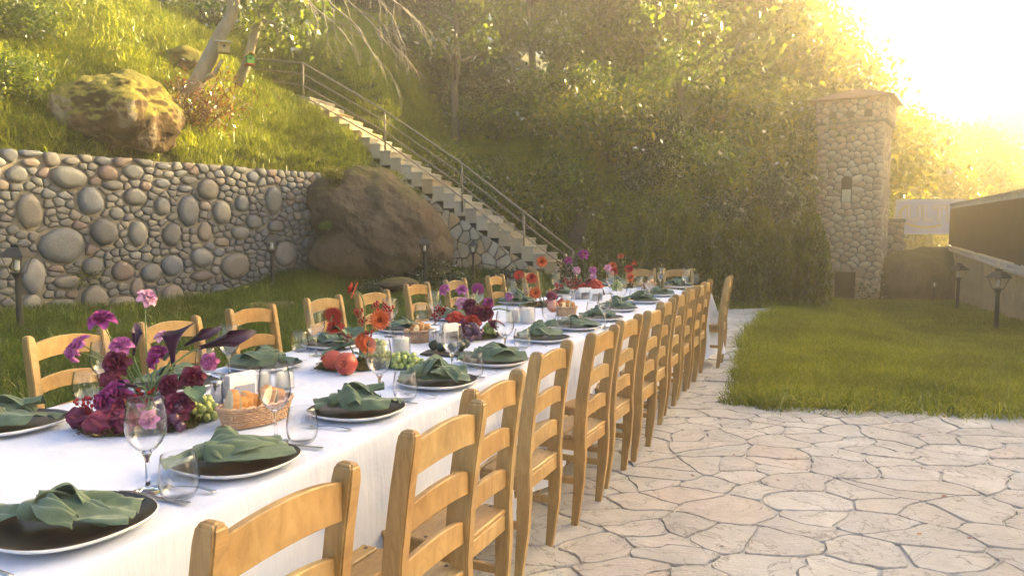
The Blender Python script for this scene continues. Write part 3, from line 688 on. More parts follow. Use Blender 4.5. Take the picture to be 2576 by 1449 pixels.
# ================================================================ stone tower
TX, TY, TZ = 12.0, 26.2, -1.25; tw_ = thing('stone_tower', 'square stone tower with a shallow brown roof beyond the lawn', 'tower', (TX, TY, TZ), R(-33))
Wd, Hb, Hh = 2.06, 6.3, 7.05
m = MB(); m.box((0, 0, Hb / 2 - .3), (Wd - .06, Wd - .06, Hb + .6)); core = m.build('core', M['mortarb'], tw_)
m = MB(); m.box((0, 0, (Hb + Hh) / 2), (Wd + .14, Wd + .14, Hh - Hb)); m.box((0, 0, Hb - .03), (Wd + .12, Wd + .12, .08)); m.build('tower_head', M['mortarb'], tw_)
seeds_all = 0
holes = [(-.05, 3.55, .36, .95)]
def face(k, w_, z0, z1, off, dens, nmax, hole=None):
    global seeds, rad
    seeds = []; rad = []
    for _ in range(5000):
        u, v = rs.uniform(-w_ / 2, w_ / 2), rs.uniform(z0, z1); d_ = rs.choice(dens)
        if hole and any(abs(u - hx) < hw / 2 + .06 and hz0 - .06 < v < hz1 + .1 for hx, hw, hz0, hz1 in hole): continue
        if try_seed(u, v * 1.25, d_): seeds.append((u, v * 1.25)); rad.append(rs.uniform(0, .1) * d_)
    c = cells(seeds, rad, (-w_ / 2, z0 * 1.25, w_ / 2, z1 * 1.25), .02); c = [[(a, b / 1.25) for a, b in p] for p in c if p]
    Rz = Matrix.Rotation(k * math.pi / 2, 4, 'Z'); M4 = Rz @ Matrix(((1, 0, 0, 0), (0, 0, -1, -off), (0, 1, 0, 0), (0, 0, 0, 1)))
    stones(c, 'tower_stone', M['tower'], tw_, lambda p: M4, lambda p: [(1, -.02), (1, .025), (.9, .045)], nmax=nmax, n=9, rough=.03, smoothp=1, t=.16)
face(0, Wd, -.3, Hb, Wd / 2 - .03, (.2, .26, .32), 140, [(-.05, .34, 3.6, 4.45), (.0, .66, -.3, 1.3)])
face(1, Wd, -.3, Hb, Wd / 2 - .03, (.22, .28, .34), 70); face(3, Wd, -.3, Hb, Wd / 2 - .03, (.28, .34), 0)
face(0, Wd + .14, Hb, Hh, Wd / 2 + .07, (.2, .26), 40, [(-.55, .26, Hb + .1, Hb + .3), (0, .26, Hb + .1, Hb + .3), (.55, .26, Hb + .1, Hb + .3)]); face(1, Wd + .14, Hb, Hh, Wd / 2 + .07, (.24, .3), 20)
dark = simple('dark_opening', (.02, .016, .012), (.03, .025, .02), 4, .9)
for hx in (-.55, 0, .55):
    m = MB(); m.box((hx, -(Wd / 2 + .085), Hb + .2), (.24, .08, .18)); m.lathe([(.001, 0), (.12, 0)], 12); 
    m.v = m.v[:8]; m.f = m.f[:6]; m.mi = m.mi[:6]
    m.add([(hx + .12 * math.cos(t), -(Wd / 2 + .126), Hb + .29 + .07 * math.sin(t)) for t in [math.pi * i / 10 for i in range(11)]], [tuple(range(11))]); m.build('arched_opening', dark, tw_)
m = MB(); m.box((-.05, -Wd / 2 - .004, 3.98), (.34, .05, .76)); m.add([(-.05 + .17 * math.cos(t), -Wd / 2 - .03, 4.36 + .12 * math.sin(t)) for t in [math.pi * i / 10 for i in range(11)]], [tuple(range(11))])
win = m.build('window', dark, tw_)
m = MB(); m.box((-.05, -Wd / 2 - .035, 3.82), (.28, .02, .42)); m.build('pane', simple('pale_pane', (.5, .52, .45), (.6, .6, .5), 3, .2), win)
m = MB(); m.box((0.0, -Wd / 2 - .02, .55), (.64, .07, 1.35)); m.box((.24, -Wd / 2 - .07, .6), (.03, .04, .1)); m.build('door', simple('dark_door', (.035, .022, .014), (.06, .035, .02), 5, .5), tw_)
o_ = .20; hw_ = Wd / 2 + .1 + o_; m = MB()
for z in (0, .05): m.add([(-hw_, -hw_, Hh - .02 + z), (hw_, -hw_, Hh - .02 + z), (hw_, hw_, Hh - .02 + z), (-hw_, hw_, Hh - .02 + z)], [])
m.add([(0, 0, Hh + .52)], []); m.f = [(0, 1, 5, 4), (1, 2, 6, 5), (2, 3, 7, 6), (3, 0, 4, 7), (4, 5, 8), (5, 6, 8), (6, 7, 8), (7, 4, 8), (0, 3, 2, 1)]; m.mi = [0] * 9
m.build('roof', simple('roof_brown', (.16, .08, .05), (.24, .12, .07), 8, .8, .5, .02), tw_)
# low crenellated wall beside the tower
lw = thing('low_stone_wall', 'low stone parapet wall adjoining the right side of the tower', 'wall', (13.75, 27.3, -1.3), R(-30))
m = MB(); m.box((0, 0, 1.5), (1.2, .5, 3.0)); m.box((0, -.02, 3.05), (1.3, .6, .12)); m.box((-.3, 0, 3.45), (.62, .5, .7)); m.build('wall_body', M['mortarb'], lw)
seeds = []; rad = []
for _ in range(2000):
    u, v = rs.uniform(-.6, .6), rs.uniform(0, 3.0)
    if try_seed(u, v, rs.choice((.24, .3))): seeds.append((u, v)); rad.append(0)
stones(cells(seeds, rad, (-.6, 0, .6, 3.0), .02), 'wall_stone', M['tower'], lw, lambda p: Matrix(((1, 0, 0, 0), (0, 0, -1, -.25), (0, 1, 0, 0), (0, 0, 0, 1))), lambda p: [(1, -.01), (1, .02), (.9, .04)], n=9, smoothp=1)
# ================================================================ plank fence with dark panel
F0 = Vector((15.9, 27.0, 0)); F1 = Vector((7.6, 9.6, 0)); fd = (F1 - F0).normalized(); FL = (F1 - F0).length; ang = math.atan2(fd.y, fd.x)
fn = thing('plank_fence', 'fence of upright pale planks under a long dark panel on the right', 'fence', (0, 0, 0))
pl_mesh = []
for k in range(6):
    m = MB(); w_ = rs.uniform(.10, .135); m.box((0, rs.uniform(-.012, .012), 1.0), (w_, .045, 2.0)); m.v = [(x + rs.uniform(-.006, .006), y + rs.uniform(-.006, .006), z) for x, y, z in m.v]
    me = m.mesh('plank'); me.materials.append(M.setdefault('plank', simple('weathered_plank', (.26, .20, .12), (.55, .46, .32), 5, .8, .5, .01, sv=(3, 3, .3)))); pl_mesh.append(me)
s = 0
def ft(s): return .72 - .16 * s / 14.4   # top of the planks
while s < FL:
    p = F0 + fd * s; b = hz(p.x, p.y); o = bpy.data.objects.new('plank', rs.choice(pl_mesh)); COL.objects.link(o); o.parent = fn
    h = ft(s) - b + .1; o.location = (p.x, p.y, b - .1); o.rotation_euler = (0, rs.uniform(-.01, .01), ang); o.scale = (1, 1, h / 2.0); s += .155
def beam(name, z0, z1, th, off, mat, s0=0, s1=FL, zf=ft):
    m = MB(); nrm = Vector((-fd.y, fd.x, 0)); nrm = nrm if nrm.dot(Vector((-1, -1, 0))) > 0 else -nrm; ps = []
    for o_ in (off - th / 2, off + th / 2):
        for (a, z) in ((s0, z0), (s1, z0), (s1, z1), (s0, z1)):
            q = F0 + fd * a + nrm * o_; ps.append((q.x, q.y, zf(a) + z))
    m.add(ps, [(0, 1, 2, 3), (4, 7, 6, 5), (0, 4, 5, 1), (1, 5, 6, 2), (2, 6, 7, 3), (3, 7, 4, 0)]); return m.build(name, mat, fn)
M['ledge'] = simple('pale_ledge', (.5, .45, .38), (.62, .57, .5), 6, .7, .3, .004)
M['panel'] = simple('dark_panel', (.07, .045, .028), (.11, .07, .04), 2, .85)
beam('ledge', .0, .045, .26, .02, M['ledge'])
s = .1
while s < FL - .5: beam('block', .05, .14, .12, .05, M['ledge'], s, s + .5); s += .66
beam('dark_panel', .16, 1.46, .04, -.03, M['panel'])
beam('top_rail', 1.58, 1.63, .07, -.03, M['ledge']); s = 0
while s < FL: beam('rail_post', 1.46, 1.58, .04, -.03, M['ledge'], s, s + .06); s += .33
for a in (0.0, FL / 3, FL * 2 / 3, FL): beam('fence_post', -1.5, 1.5, .1, -.14, M['panel'], a - .05, a + .05)
# ================================================================ banner sign
sg = thing('banner_sign', 'white and lilac banner with rounded lettering between tower and fence', 'sign', (17.15, 30.5, 1.95), R(-6))
m = MB(); m.box((0, 0, 0), (2.7, .04, 1.42)); m.build('board', simple('banner_lilac', (.62, .52, .66), (.72, .66, .74), 2, .6), sg)
m = MB(); m.box((0, -.03, .66), (2.72, .03, .06)); m.box((0, -.03, -.68), (2.72, .03, .06)); m.build('border', M['rimw'], sg)
for x in (-1.2, 1.2): m = MB(); m.tube([(x, .05, .7), (x, .05, -3.2)], .05, 6); m.build('post', M['rail'], sg)
def text(body, size, loc, rot, mat, parent, name='lettering', ext=.01, bold=0.0, sx=1.0):
    cu = bpy.data.curves.new(name, 'FONT'); cu.body = body; cu.size = size; cu.extrude = ext; cu.offset = bold; cu.align_x = 'CENTER'; cu.align_y = 'CENTER'
    o = bpy.data.objects.new(name, cu); COL.objects.link(o); bpy.context.view_layer.update()
    me = bpy.data.meshes.new_from_object(o.evaluated_get(bpy.context.evaluated_depsgraph_get())); bpy.data.objects.remove(o)
    q = link(name, me, mat, parent); q.location = loc; q.rotation_euler = rot; q.scale = (sx, 1, 1); return q
yl = simple('letter_yellow', (.75, .55, .10), (.78, .6, .15), 2, .6)
m = MB()
m.grid(lambda u, v: (-.15 + (1.0 + .07 * v) * math.cos(math.pi * (.75 + u * .95)), -.035, .1 + (.48 + .09 * v) * math.sin(math.pi * (.75 + u * .95))), 24, 1); m.build('swoosh', yl, sg)
text('ULTI', .86, (-.05, -.04, .1), (R(90), 0, 0), yl, sg, bold=.028); text('ULTI', .86, (-.05, -.055, .1), (R(90), 0, 0), simple('letter_white', (.72, .62, .74), (.78, .7, .8), 2, .6), sg)
# ================================================================ far hill, pylon, wires
m = MB(); ridge = [(6, 4), (14, 5.0), (20, 5.6), (26.9, 6.3), (29.7, 7.3), (32, 8.3), (34.7, 9.3), (40, 11), (50, 12.5), (60, 12.5), (72, 11), (85, 8)]
def el(a):
    for (a0, e0), (a1, e1) in zip(ridge[:-1], ridge[1:]):
        if a <= a1: return e0 + (e1 - e0) * (a - a0) / (a1 - a0)
    return ridge[-1][1]
def mfn(u, v):
    a = 6 + 79 * u; r_ = 78 + 42 * v; zt = math.tan(R(el(a))) * 120 + 1.4
    z = -6 + (zt + 6) * (v ** 1.1) + 1.6 * v * fbm(a * .3, v * 5, 3); return (r_ * math.sin(R(a)), r_ * math.cos(R(a)), z)
m.grid(mfn, 120, 24); tag(m.build('far_hill', simple('far_hillside', (.03, .05, .02), (.06, .075, .03), .1, .95, 0, kind='World'), smooth=True), kind='structure')
py = thing('lattice_pylon', 'slender lattice power pylon rising behind the forest edge', 'pylon', DP(2095, 250, 60)); 
m = MB(); Hp = 7.6; lv = [0, 1.4, 2.8, 4.1, 5.2, 6.2, 7.0]
wf = lambda z: .68 * (1 - z / Hp) + .06
for z0, z1 in zip(lv, lv[1:] + [Hp]):
    a, b = wf(z0), wf(z1); c = [(-1, -1), (1, -1), (1, 1), (-1, 1)]
    for i in range(4):
        p, q = c[i], c[(i + 1) % 4]; m.tube([(p[0] * a, p[1] * a, z0), (p[0] * b, p[1] * b, z1)], .028, 4); m.tube([(p[0] * a, p[1] * a, z0), (q[0] * b, q[1] * b, z1)], .016, 4); m.tube([(q[0] * a, q[1] * a, z0), (p[0] * b, p[1] * b, z1)], .016, 4)
m.tube([(-1.3, 0, 4.1), (0, 0, 4.5), (1.3, 0, 4.1)], .028, 4); m.build('lattice_frame', M['rail'], py)
for i, dz in enumerate((0, 2.3)):
    m = MB(); a = DP(2100, 160, 60) + Vector((1.2, 0, -dz * .7)); b = Vector((85, 62, 23 - dz * 1.5))
    m.tube([a + (b - a) * t + Vector((0, 0, -6 * t * (1 - t))) for t in [k / 14 for k in range(15)]], .012, 4); tag(m.build('power_line', M['rail']), ['upper thin power line running right from the pylon', 'lower thin power line running right from the pylon'][i], 'wire', 'power lines')
# ================================================================ foliage
def crown_mesh(name, blobs, n, size, seed, asp=.55, up=.4, shell=.45, clump=0):
    r = np.random.RandomState(seed); B = np.array([b[:6] for b in blobs]); vol = B[:, 3] * B[:, 4] * B[:, 5]; pr_ = vol ** .8 / (vol ** .8).sum()
    if clump:                                # leaves gathered round twig ends so that gaps stay open
        nc = n // clump; ib = r.choice(len(B), nc, p=pr_); d = r.normal(size=(nc, 3)); d /= np.linalg.norm(d, axis=1)[:, None]
        rad_ = r.uniform(0, 1, nc) ** shell; C_ = B[ib, :3] + d * rad_[:, None] * B[ib, 3:6]
        P = np.repeat(C_, clump, 0) + r.normal(size=(nc * clump, 3)) * size * 1.5; D = np.repeat(d, clump, 0); n = nc * clump
    else:
        ib = r.choice(len(B), n, p=pr_); d = r.normal(size=(n, 3)); d /= np.linalg.norm(d, axis=1)[:, None]
        P = B[ib, :3] + d * (r.uniform(0, 1, n) ** shell)[:, None] * B[ib, 3:6]; D = d
    N_ = D * .5 + np.array([0, 0, up]) + r.normal(size=(n, 3)) * .8; N_ /= np.linalg.norm(N_, axis=1)[:, None]
    T = np.cross(N_, r.normal(size=(n, 3))); T /= np.linalg.norm(T, axis=1)[:, None]; Bt = np.cross(N_, T)
    s = size * r.uniform(.6, 1.4, n)[:, None]; dr = np.array([0, 0, -1.0]) * s * .25
    V = np.stack([P - T * s * .5, P - Bt * s * asp * .5, P + T * s * .5 + dr, P + Bt * s * asp * .5], 1); return np_mesh(name, V, 4)
def blobs(seed, n, R_, H_, z0):
    r = random.Random(seed); out = []
    for i in range(n):
        a = i * 2.4 + r.uniform(-.4, .4); f = (i + .5) / n; z = z0 + H_ * (f ** .9); q = R_ * math.sin(math.pi * (.12 + .8 * f)) * r.uniform(.45, .95)
        s = R_ * r.uniform(.22, .36); out.append((q * math.cos(a), q * math.sin(a), z, s * 1.15, s * 1.15, s * .8))
    out.append((0, 0, z0 + H_ * .55, R_ * .5, R_ * .5, H_ * .45)); return out
def tree_skel(m, seed, H, r0, z0, Rr, nb=7, lean=(0, 0)):
    r = random.Random(seed); tr = [Vector((lean[0] * (k / 6) ** 1.3 + r.uniform(-.06, .06) * H * .2, lean[1] * (k / 6) + r.uniform(-.06, .06) * H * .2, H * k / 6)) for k in range(7)]; tr[0] = Vector((0, 0, -.3))
    m.tube(tr, [r0 * (1 - .12 * k) for k in range(7)], 8)
    lim = MB()
    for i in range(nb):
        f = r.uniform(z0, .95); p = tr[int(f * 6)].lerp(tr[min(6, int(f * 6) + 1)], f * 6 % 1); a = i * 2.4; L_ = Rr * r.uniform(.6, 1)
        q = [p + Vector((math.cos(a) * L_ * t, math.sin(a) * L_ * t, L_ * .55 * t ** .7 + r.uniform(-.1, .1))) for t in (0, .3, .6, 1)]
        lim.tube(q, [r0 * .42, r0 * .3, r0 * .18, r0 * .06], 5)
        for k in range(3):
            b = q[1 + k % 3]; c = b + Vector((r.uniform(-1, 1), r.uniform(-1, 1), r.uniform(-.1, .9))) * L_ * .4; lim.tube([b, (b + c) / 2 + Vector((0, 0, .1)), c], [r0 * .14, r0 * .08, r0 * .03], 4)
    return lim
PRO = []
for k in range(4):
    H_ = 6.0; bl = blobs(10 + k, 22, 2.9, 5.6, 2.2 if k % 2 else 1.4); m = MB(); lim = tree_skel(m, 30 + k, 6.8, .17, .3, 2.4, 9)
    PRO.append((crown_mesh('crown', bl, 19000, .23, k, .55, .5, .4, 12), m.mesh('trunk', smooth=True), lim.mesh('limb', smooth=True)))
for c, t, l in PRO:
    t.materials.append(M['bark']); l.materials.append(M['bark'])
CR = {}
def tree(name, label, loc, s, k, mat='leafA', group=None, rz=0, sq=1.0, cat='tree', bark=None):
    c, t, l = PRO[k]
    key = (k, mat)
    if key not in CR: me = c.copy() if len(CR) else c; me = c.copy(); me.materials.clear(); me.materials.append(M[mat]); CR[key] = me
    r = thing(name, label, cat, loc, rz, group, s)
    for nm, me in (('crown', CR[key]), ('trunk', t), ('limbs', l)):
        o = bpy.data.objects.new(nm, me); COL.objects.link(o); o.parent = r; o.scale = (1, 1, sq)
    return r
rt = random.Random(11)
FT = []  # px, depth, crown top py, kind, material
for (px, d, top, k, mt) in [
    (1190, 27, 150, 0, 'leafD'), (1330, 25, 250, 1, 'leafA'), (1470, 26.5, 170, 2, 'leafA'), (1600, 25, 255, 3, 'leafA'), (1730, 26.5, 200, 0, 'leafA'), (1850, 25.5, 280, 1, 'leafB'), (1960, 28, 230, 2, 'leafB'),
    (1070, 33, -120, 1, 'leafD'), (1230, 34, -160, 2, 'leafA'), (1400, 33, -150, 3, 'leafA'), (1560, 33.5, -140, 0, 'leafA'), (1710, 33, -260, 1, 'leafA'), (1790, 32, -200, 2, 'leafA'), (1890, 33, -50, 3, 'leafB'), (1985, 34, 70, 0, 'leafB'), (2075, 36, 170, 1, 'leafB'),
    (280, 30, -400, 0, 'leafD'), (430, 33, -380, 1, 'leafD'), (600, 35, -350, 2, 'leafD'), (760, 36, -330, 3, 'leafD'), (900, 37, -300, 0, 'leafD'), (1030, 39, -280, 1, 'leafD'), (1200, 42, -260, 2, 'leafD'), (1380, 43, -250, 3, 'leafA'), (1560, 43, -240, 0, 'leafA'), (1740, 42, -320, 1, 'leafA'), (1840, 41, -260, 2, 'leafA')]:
    p = DP(px, 600, d); g = hz(p.x, p.y); zt = DP(px, top, d).z; s = (zt - g) / 8.0
    s = max(.75, min(s, 1.75)); g2 = zt - s * 8.0
    base = min(g, g2) if g2 < g + .5 else g
    if g2 > g: base = g
    q = (zt - base) / (8.0 * s)
    FT.append((px, tree('forest_tree', None, (p.x, p.y, base), s * 1.08, k, mt, 'trees of the wooded slope', rt.uniform(0, 6), min(1.5, max(.7, q)))))
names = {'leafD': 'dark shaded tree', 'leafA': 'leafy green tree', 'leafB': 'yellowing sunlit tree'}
for i, (px, o) in enumerate(FT):
    row = 'in the front row' if i < 7 else 'in the middle row' if i < 16 else 'at the very back'
    where = ('above the upper stairs' if px < 1050 else 'above the stair landing rail' if px < 1100 else 'behind the middle of the railing' if px < 1300 else 'above the foot of the staircase' if px < 1450 else 'above the split rocks' if px < 1560 else 'above the far table end' if px < 1700 else 'above the thuja hedge' if px < 1740 else 'above the hedge end' if px < 1930 else 'left of the tower' if px < 2040 else 'just behind the tower roof' if px < 2100 else 'at the right end of the wood')
    if px < 1040: where = {280: 'at the top left corner', 430: 'behind the dark mossy rock', 600: 'behind the leaning trunks', 760: 'behind the bare branches', 900: 'left of the dark gap in the wood', 1030: 'behind the dark gap in the wood'}[px]
    o['label'] = 'tree ' + row + ' of the wood, ' + where + {1790: ', dark and tall', 1840: ', with the highest crown'}.get(px, '')
for i, (px, d, top, k) in enumerate([(2275, 44, 300, 1), (2370, 50, 330, 2), (2450, 52, 330, 3), (2530, 60, 420, 0)]):
    p = DP(px, 600, d); g = hz(p.x, p.y); s = (DP(px, top, d).z - g) / 8.0
    tree('garden_tree', ['hazy tree directly right of the tower', 'hazy tree above the banner sign', 'hazy tree above the left end of the dark panel', 'low hazy tree at the right edge above the dark panel'][i], (p.x, p.y, g), s, k, 'leafB', 'hazy trees beyond the fence', i * 1.3)
# unseen trees added beyond the right edge to shade the tables and the wall
for i, (q, Sd, h) in enumerate([(-16.4 + 3.1 * k, 43 + (k % 2) * 1.5, 18.4 + .25 * (k % 3)) for k in range(10)] + [(-15.2 + 3.1 * k, 49 + (k % 2), 19.6) for k in range(9)]):
    sa, ca = math.sin(R(SUN_AZ)), math.cos(R(SUN_AZ)); x, y = Sd * sa + q * ca, Sd * ca - q * sa; g = hz(x, y)
    if x < y * .715 + 5.2: continue
    tree('added_shade_tree', 'unseen tree added outside the right edge to shade the garden', (x, y, g), 1.5, i % 4, 'leafA', 'added shade trees to the right', i * .9, (h - g) / 12.0)
for (px, d, top, lb) in [(1150, 23.5, -60, 'tall dark bare trunk above the railing of the upper stairs'), (1706, 24, -40, 'slim tall trunk rising through the leaves above the hedge'), (880, 29, -120, 'dark trunk in the shade left of the bare gap'), (1345, 26, -80, 'slim leaning trunk above the foot of the staircase'), (1010, 30, -150, 'straight dark trunk standing on the shaded grass slope')]:
    p = DP(px, 600, d); g = hz(p.x, p.y); H_ = DP(px, top, d).z - g; t = thing('bare_trunk_tree', lb, 'tree', (p.x, p.y, g), 0, 'bare trunks in the wood')
    m = MB(); lim = tree_skel(m, int(px), H_, .15, .35, 1.6, 9, (rt.uniform(-.5, .5), 0)); m.build('trunk', M['bark'], t, smooth=True); lim.build('limbs', M['bark'], t, smooth=True)
    link('crown', crown_mesh('crown', [(rt.uniform(-1.2, 1.2), rt.uniform(-1.2, 1.2), H_ * rt.uniform(.45, 1), .5, .5, .35) for _ in range(9)], 1500, .17, int(px), .55, .4, .5, 8), M['leafA'], t)
# bushes
bush = [crown_mesh('foliage', [(rt.uniform(-.4, .4), rt.uniform(-.4, .4), rt.uniform(.25, .65), .42, .42, .36) for _ in range(7)], 3600, .07, 90 + k, .5, .4, .5, 6) for k in range(3)]
BU = {}
def shrub(name, label, px, py, d, s, mat='leafA', sz=1.0, group=None, k=None, loc=None, cat='bush'):
    k = rt.randrange(3) if k is None else k
    if (k, mat) not in BU: me = bush[k].copy(); me.materials.append(M[mat]); BU[(k, mat)] = me
    p = loc or DP(px, py, d); z = hz(p[0], p[1]) if loc is None else p[2]
    r = thing(name, label, cat, (p[0], p[1], z - .05), rt.uniform(0, 6), group, s)
    for nm, me in (('foliage', BU[(k, mat)]), ('stems', STEMS)):
        o = bpy.data.objects.new(nm, me); COL.objects.link(o); o.parent = r; o.scale = (1, 1, sz)
    return r
m = MB()
for i in range(7):
    a = i * .9; m.tube([(0, 0, 0), (.15 * math.cos(a), .15 * math.sin(a), .3), (.35 * math.cos(a), .35 * math.sin(a), .65)], [.018, .012, .005], 4)
STEMS = m.mesh('stems'); STEMS.materials.append(M['bark'])
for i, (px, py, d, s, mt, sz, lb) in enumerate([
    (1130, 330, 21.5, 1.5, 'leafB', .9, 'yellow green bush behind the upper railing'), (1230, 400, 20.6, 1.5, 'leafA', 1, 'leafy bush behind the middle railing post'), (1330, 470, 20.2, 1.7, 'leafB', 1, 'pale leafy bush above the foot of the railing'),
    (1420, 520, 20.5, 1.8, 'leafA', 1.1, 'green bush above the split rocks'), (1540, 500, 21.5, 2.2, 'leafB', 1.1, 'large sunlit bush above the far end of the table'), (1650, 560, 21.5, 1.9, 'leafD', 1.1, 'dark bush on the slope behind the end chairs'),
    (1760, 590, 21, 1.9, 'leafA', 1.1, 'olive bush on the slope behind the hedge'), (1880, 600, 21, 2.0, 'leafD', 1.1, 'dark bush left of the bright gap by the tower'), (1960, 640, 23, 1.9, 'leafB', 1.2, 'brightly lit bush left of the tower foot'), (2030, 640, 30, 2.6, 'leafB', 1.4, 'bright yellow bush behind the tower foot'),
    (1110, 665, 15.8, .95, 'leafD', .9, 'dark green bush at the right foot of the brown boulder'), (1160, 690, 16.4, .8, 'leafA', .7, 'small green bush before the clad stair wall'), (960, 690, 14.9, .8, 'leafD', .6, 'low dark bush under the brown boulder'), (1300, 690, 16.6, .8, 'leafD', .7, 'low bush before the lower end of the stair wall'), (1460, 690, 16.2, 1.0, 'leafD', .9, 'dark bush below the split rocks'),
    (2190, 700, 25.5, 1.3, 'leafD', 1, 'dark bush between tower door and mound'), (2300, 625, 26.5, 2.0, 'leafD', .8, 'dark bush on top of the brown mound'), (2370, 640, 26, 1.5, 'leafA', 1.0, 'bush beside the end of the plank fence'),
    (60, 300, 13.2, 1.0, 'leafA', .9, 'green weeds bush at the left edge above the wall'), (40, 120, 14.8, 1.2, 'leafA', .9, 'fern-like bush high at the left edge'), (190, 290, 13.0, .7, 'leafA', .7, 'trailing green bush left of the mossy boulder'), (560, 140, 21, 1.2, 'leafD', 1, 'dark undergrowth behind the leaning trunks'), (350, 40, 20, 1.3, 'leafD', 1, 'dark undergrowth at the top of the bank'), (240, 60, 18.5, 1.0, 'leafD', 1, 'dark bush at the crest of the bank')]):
    shrub('bush', lb, px, py, d, s, mt, sz, None)
for i, (px, py, d, s, lb) in enumerate([(850, 432, 16.3, .5, 'bright leafy tuft where the boulder meets the wall top'), (905, 425, 17.2, .6, 'leafy plant growing on the crown of the brown boulder'), (985, 440, 17.8, .6, 'grassy plant behind the crown of the brown boulder'), (1050, 480, 17.9, .45, 'wild plant between the brown boulder and the stair side'), (820, 560, 15.9, .3, 'small ivy clump in the corner of wall and boulder')]):
    p = DP(px, py, d); shrub('weed_clump', lb, 0, 0, 0, s, 'leafB' if i != 4 else 'leafA', .6, 'wild plants around the brown boulder', i % 3, (p.x, p.y, p.z - .3 * s), 'wild plant')
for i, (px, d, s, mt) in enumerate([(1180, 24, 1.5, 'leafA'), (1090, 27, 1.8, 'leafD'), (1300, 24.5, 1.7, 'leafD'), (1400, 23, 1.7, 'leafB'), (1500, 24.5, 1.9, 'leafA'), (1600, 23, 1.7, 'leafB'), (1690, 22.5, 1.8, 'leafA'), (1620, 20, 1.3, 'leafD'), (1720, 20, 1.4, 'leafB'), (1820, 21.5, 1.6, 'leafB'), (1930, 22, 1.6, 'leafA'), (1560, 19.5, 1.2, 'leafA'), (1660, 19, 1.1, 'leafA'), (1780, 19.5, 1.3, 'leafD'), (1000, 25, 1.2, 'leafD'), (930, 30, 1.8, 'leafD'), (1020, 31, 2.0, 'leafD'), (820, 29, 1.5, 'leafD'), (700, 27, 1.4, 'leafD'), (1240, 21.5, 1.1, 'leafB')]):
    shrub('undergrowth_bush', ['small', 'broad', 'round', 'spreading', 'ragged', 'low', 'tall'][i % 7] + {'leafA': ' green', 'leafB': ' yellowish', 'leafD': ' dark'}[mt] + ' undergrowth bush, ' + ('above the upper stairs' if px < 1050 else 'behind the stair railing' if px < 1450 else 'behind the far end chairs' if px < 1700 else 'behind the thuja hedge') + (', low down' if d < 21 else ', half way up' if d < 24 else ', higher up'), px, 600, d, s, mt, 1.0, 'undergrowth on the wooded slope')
# thuja hedge: a row of narrow evergreens
def thuja_mesh(seed):
    r = np.random.RandomState(seed); n = 6500; z = r.uniform(0, 1, n) ** .9; a = r.uniform(0, 6.283, n); rr = .34 * (1 - z ** 3.2 * .8) * r.uniform(.6, 1.05, n) * (1 + .18 * np.sin(a * 5 + seed)); P = np.stack([rr * np.cos(a), rr * np.sin(a), z * 1.75], 1)
    T = np.stack([np.cos(a) * .35, np.sin(a) * .35, np.ones(n)], 1) + r.normal(size=(n, 3)) * .25; T /= np.linalg.norm(T, axis=1)[:, None]
    Bt = np.cross(T, r.normal(size=(n, 3))); Bt /= np.linalg.norm(Bt, axis=1)[:, None]; s = .085 * r.uniform(.6, 1.3, n)[:, None]
    V = np.stack([P - T * s * .5, P - Bt * s * .2, P + T * s * .6, P + Bt * s * .2], 1); me = np_mesh('foliage', V, 4); me.materials.append(M['thuja']); return me
TH = [thuja_mesh(k) for k in range(3)]; TS = MB(); TS.tube([(0, 0, -.05), (0, 0, 1.5)], [.03, .01], 5); TSm = TS.mesh('trunk'); TSm.materials.append(M['bark'])
hp = [(1.6 + .42 * i, 13.9 - .05 * i) for i in range(10)] + [(.405 * (13.4 + .8 * i), 13.4 + .8 * i) for i in range(1, 5)]
for i, (x, y) in enumerate(hp):
    t = thing('thuja', 'thuja in the clipped hedge closing the paved path', 'hedge tree', (x, y, hz(x, y) - .03), i * 1.7, 'thujas of the hedge', rt.uniform(.9, 1.08))
    for nm, me in (('foliage', TH[i % 3]), ('trunk', TSm)): o = bpy.data.objects.new(nm, me); COL.objects.link(o); o.parent = t
    t['label'] = ('narrow thuja in the hedge row behind the far table end' if i < 10 else 'narrow thuja in the hedge row running towards the tower')
# two leaning pale trees on the bank, dead branches, dry shrub
def polyline(pts, d): return [DP(x, y, d + k * 0.0) for k, (x, y) in enumerate(pts)]
t1 = thing('leaning_tree', 'pale crooked tree leaning right, holding the grey birdhouse', 'tree', (0, 0, 0))
m = MB(); m.tube(polyline([(470, 250), (500, 200), (530, 140), (556, 85), (578, 50), (588, 15), (585, -40), (600, -120)], 16.6), [.2, .17, .16, .14, .13, .14, .12, .1], 9); m.tube(polyline([(505, 205), (540, 185), (560, 150)], 16.55), [.07, .06, .03], 6); m.build('trunk', M['barkl'], t1, smooth=True)
t2 = thing('leaning_tree', 'slimmer pale tree behind, holding the yellow birdhouse', 'tree', (0, 0, 0))
m = MB(); m.tube(polyline([(596, 215), (618, 170), (632, 120), (645, 70), (665, 20), (680, -60)], 17.1), [.12, .11, .10, .10, .09, .07], 9); m.build('trunk', M['barkl'], t2, smooth=True)
m = MB()
for pts in ([(660, 30), (640, 5), (620, -30)], [(662, 25), (700, 10), (740, 40), (770, 70)], [(668, 10), (720, -10), (790, 30), (800, 60)], [(655, 50), (690, 60), (700, 85)]): m.tube(polyline(pts, 17.0), [.05, .035, .02, .01][:len(pts)], 5)
m.build('limb', M['barkl'], t2, smooth=True)
cl_ = []
for (x, y, s) in [(640, 20, .3), (690, 30, .32), (740, 45, .3), (700, 75, .22), (775, 80, .2), (620, 55, .18), (800, 10, .3), (655, 95, .14), (600, 5, .25), (770, 105, .12)]:
    p = DP(x, y, 17.0); cl_.append((p.x, p.y, p.z, s * 1.3, s, s))
link('crown', crown_mesh('crown', cl_, 700, .15, 5, .6, .2, .6, 5), M['leafA'], t2)
